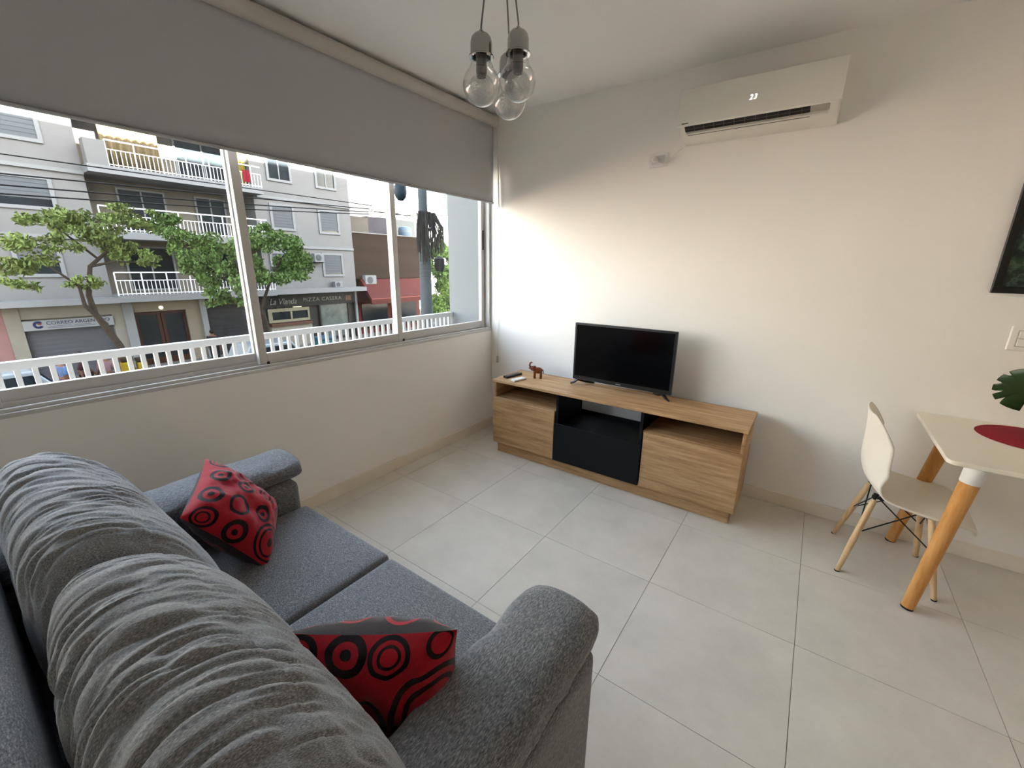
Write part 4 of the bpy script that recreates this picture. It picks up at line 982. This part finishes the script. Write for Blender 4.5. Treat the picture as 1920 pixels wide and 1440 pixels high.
# bins
def bin_(label, x, y, col, h, w, lid):
    c = thing('street_bin', label, 'bin', (x, y, ST + .12), 'bins along the street')
    MB().obox((x, y, ST + .12 + h * .44), (w, w, h * .88)).build('body', mat('bin_' + col[1:], col, .5), c, bevel=.04)
    MB().obox((x, y, ST + .12 + h * .94), (w * 1.06, w * 1.06, h * .12)).build('lid', mat('binlid_' + lid[1:] + col[1:], lid, .5), c, bevel=.03)
bin_('yellow street bin with dark lid nearest the forked tree', -18, 1.0, '#c9a820', 1.38, .34, '#3a2d14')
bin_('second yellow street bin, right of the first one', -18, 1.42, '#c9a820', 1.30, .30, '#3a2d14')
bin_('teal street container in front of the restaurant', -18.4, 9.0, '#3f8a86', 1.1, .9, '#3f6f8e')

# ---- people
M_skin = mat('skin', '#9c6f57', .6); M_hair = mat('dark_hair', '#1c1512', .7)
def person(label, x, y, H, shirt, trousers, face=0., stride=.14):
    p = thing('person', label, 'person', (x, y, ST + .12), rot=face)
    k = H / 1.75
    J = dict(pel=(0, 0, .95), sp=(0, 0, 1.18), ch=(0, 0, 1.38), nk=(0, .0, 1.5), hd=(0, .02, 1.60), ht=(0, .02, 1.70))
    for s, n in ((1, 'l'), (-1, 'r')):
        f = s * stride
        J.update({'sh' + n: (s * .19, 0, 1.42), 'el' + n: (s * .24, -.05 * 1 - f * .5, 1.14), 'wr' + n: (s * .24, .06 - f * .9, .93), 'ha' + n: (s * .235, .09 - f * .95, .85),
                  'hp' + n: (s * .10, 0, .90), 'kn' + n: (s * .11, f * .7 + .03, .50), 'an' + n: (s * .11, f * 1.3 - .02, .09), 'to' + n: (s * .12, f * 1.3 + .15, .035)})
    R_ = dict(pel=.15, sp=.135, ch=.15, nk=.055, hd=.088, ht=.06)
    for n in 'lr': R_.update({'sh' + n: .07, 'el' + n: .045, 'wr' + n: .03, 'ha' + n: .032, 'hp' + n: .10, 'kn' + n: .062, 'an' + n: .04, 'to' + n: .032})
    E1 = [('pel', 'sp'), ('sp', 'ch'), ('ch', 'nk'), ('nk', 'hd'), ('hd', 'ht')]
    arm = [(a + n, b + n) for n in 'lr' for a, b in (('sh', 'el'), ('el', 'wr'), ('wr', 'ha'))]; leg = [(a + n, b + n) for n in 'lr' for a, b in (('hp', 'kn'), ('kn', 'an'), ('an', 'to'))]
    def skin(nm, edges, grow, m, root):
        names = sorted({q for e in edges for q in e}, key=lambda q: q != root); ix = {q: i for i, q in enumerate(names)}
        me = bpy.data.meshes.new(nm); me.from_pydata([tuple(c * k for c in J[q]) for q in names], [(ix[a], ix[b]) for a, b in edges], [])
        o = bpy.data.objects.new(nm, me); COL.objects.link(o); o.parent = p; ORG[o.name] = ORG[p.name]
        o.modifiers.new('skin', 'SKIN'); sv = me.skin_vertices[0].data if me.skin_vertices else None
        if sv is None:
            bpy.context.view_layer.objects.active = o
        for q in names:
            r = (R_[q] + grow) * k; sv[ix[q]].radius = (r, r * (.72 if q in ('pel', 'sp', 'ch') else 1)); sv[ix[q]].use_root = q == root
        sb = o.modifiers.new('sub', 'SUBSURF'); sb.levels = sb.render_levels = 2
        me.materials.append(m)
        return o
    try:
        skin('body', E1 + [('ch', 'shl'), ('ch', 'shr'), ('pel', 'hpl'), ('pel', 'hpr')] + arm + leg, 0, M_skin, 'pel')
        skin('shirt', E1[:2] + [('ch', 'shl'), ('ch', 'shr')] + [e for e in arm if e[0][:2] == 'sh'], .016, mat('shirt_' + shirt[1:], shirt, .9), 'pel')
        skin('trousers', [('pel', 'hpl'), ('pel', 'hpr')] + [e for e in leg if e[0][:2] != 'an'], .016, mat('trousers_' + trousers[1:], trousers, .9), 'pel')
    except Exception as ex:
        print('skin failed', ex)
    m = MB()
    for s, n in ((1, 'l'), (-1, 'r')):
        h = Vector(J['ha' + n])
        for q in range(5):
            off = Vector(((q - 2) * .014 * .4, (q - 2) * .016, -.02)); L_ = (.05, .075, .082, .076, .06)[q]
            m.tube([(h + off) * k, (h + off + Vector((-s * .008, .008, -L_ * .6))) * k, (h + off + Vector((-s * .018, .014, -L_))) * k], [.009 * k, .0085 * k, .006 * k], 6)
    m.build('fingers', M_skin, p, local=True, smooth=True)
    m = MB().ball((0, .0, 1.665 * k), (.098 * k, .108 * k, .10 * k), 14, 10); m.v = [(a, b - .018, c + .012) for a, b, c in m.v]
    m.build('hair', M_hair, p, local=True, smooth='all')
    m = MB().ball((0, .115 * k, 1.615 * k), (.014, .022, .02), 8, 6).build('nose', M_skin, p, local=True, smooth='all')
    return p
person('person in a light blue shirt walking behind the railing', -18, -.66, 1.6, '#6d8fc0', '#3c4c7c', .5)
person('person in a dark top with pink sleeves behind the railing', -18, -.12, 1.74, '#4a2a34', '#3a1c22', -.3)
person('person in a pink top carrying a bag near the yellow bins', -18, .42, 1.58, '#b08a8e', '#3a3338', 1.8)
person('dark haired person passing the black shop shutter', -20.6, 4.75, 1.7, '#2f2f36', '#22242a', 1.2)
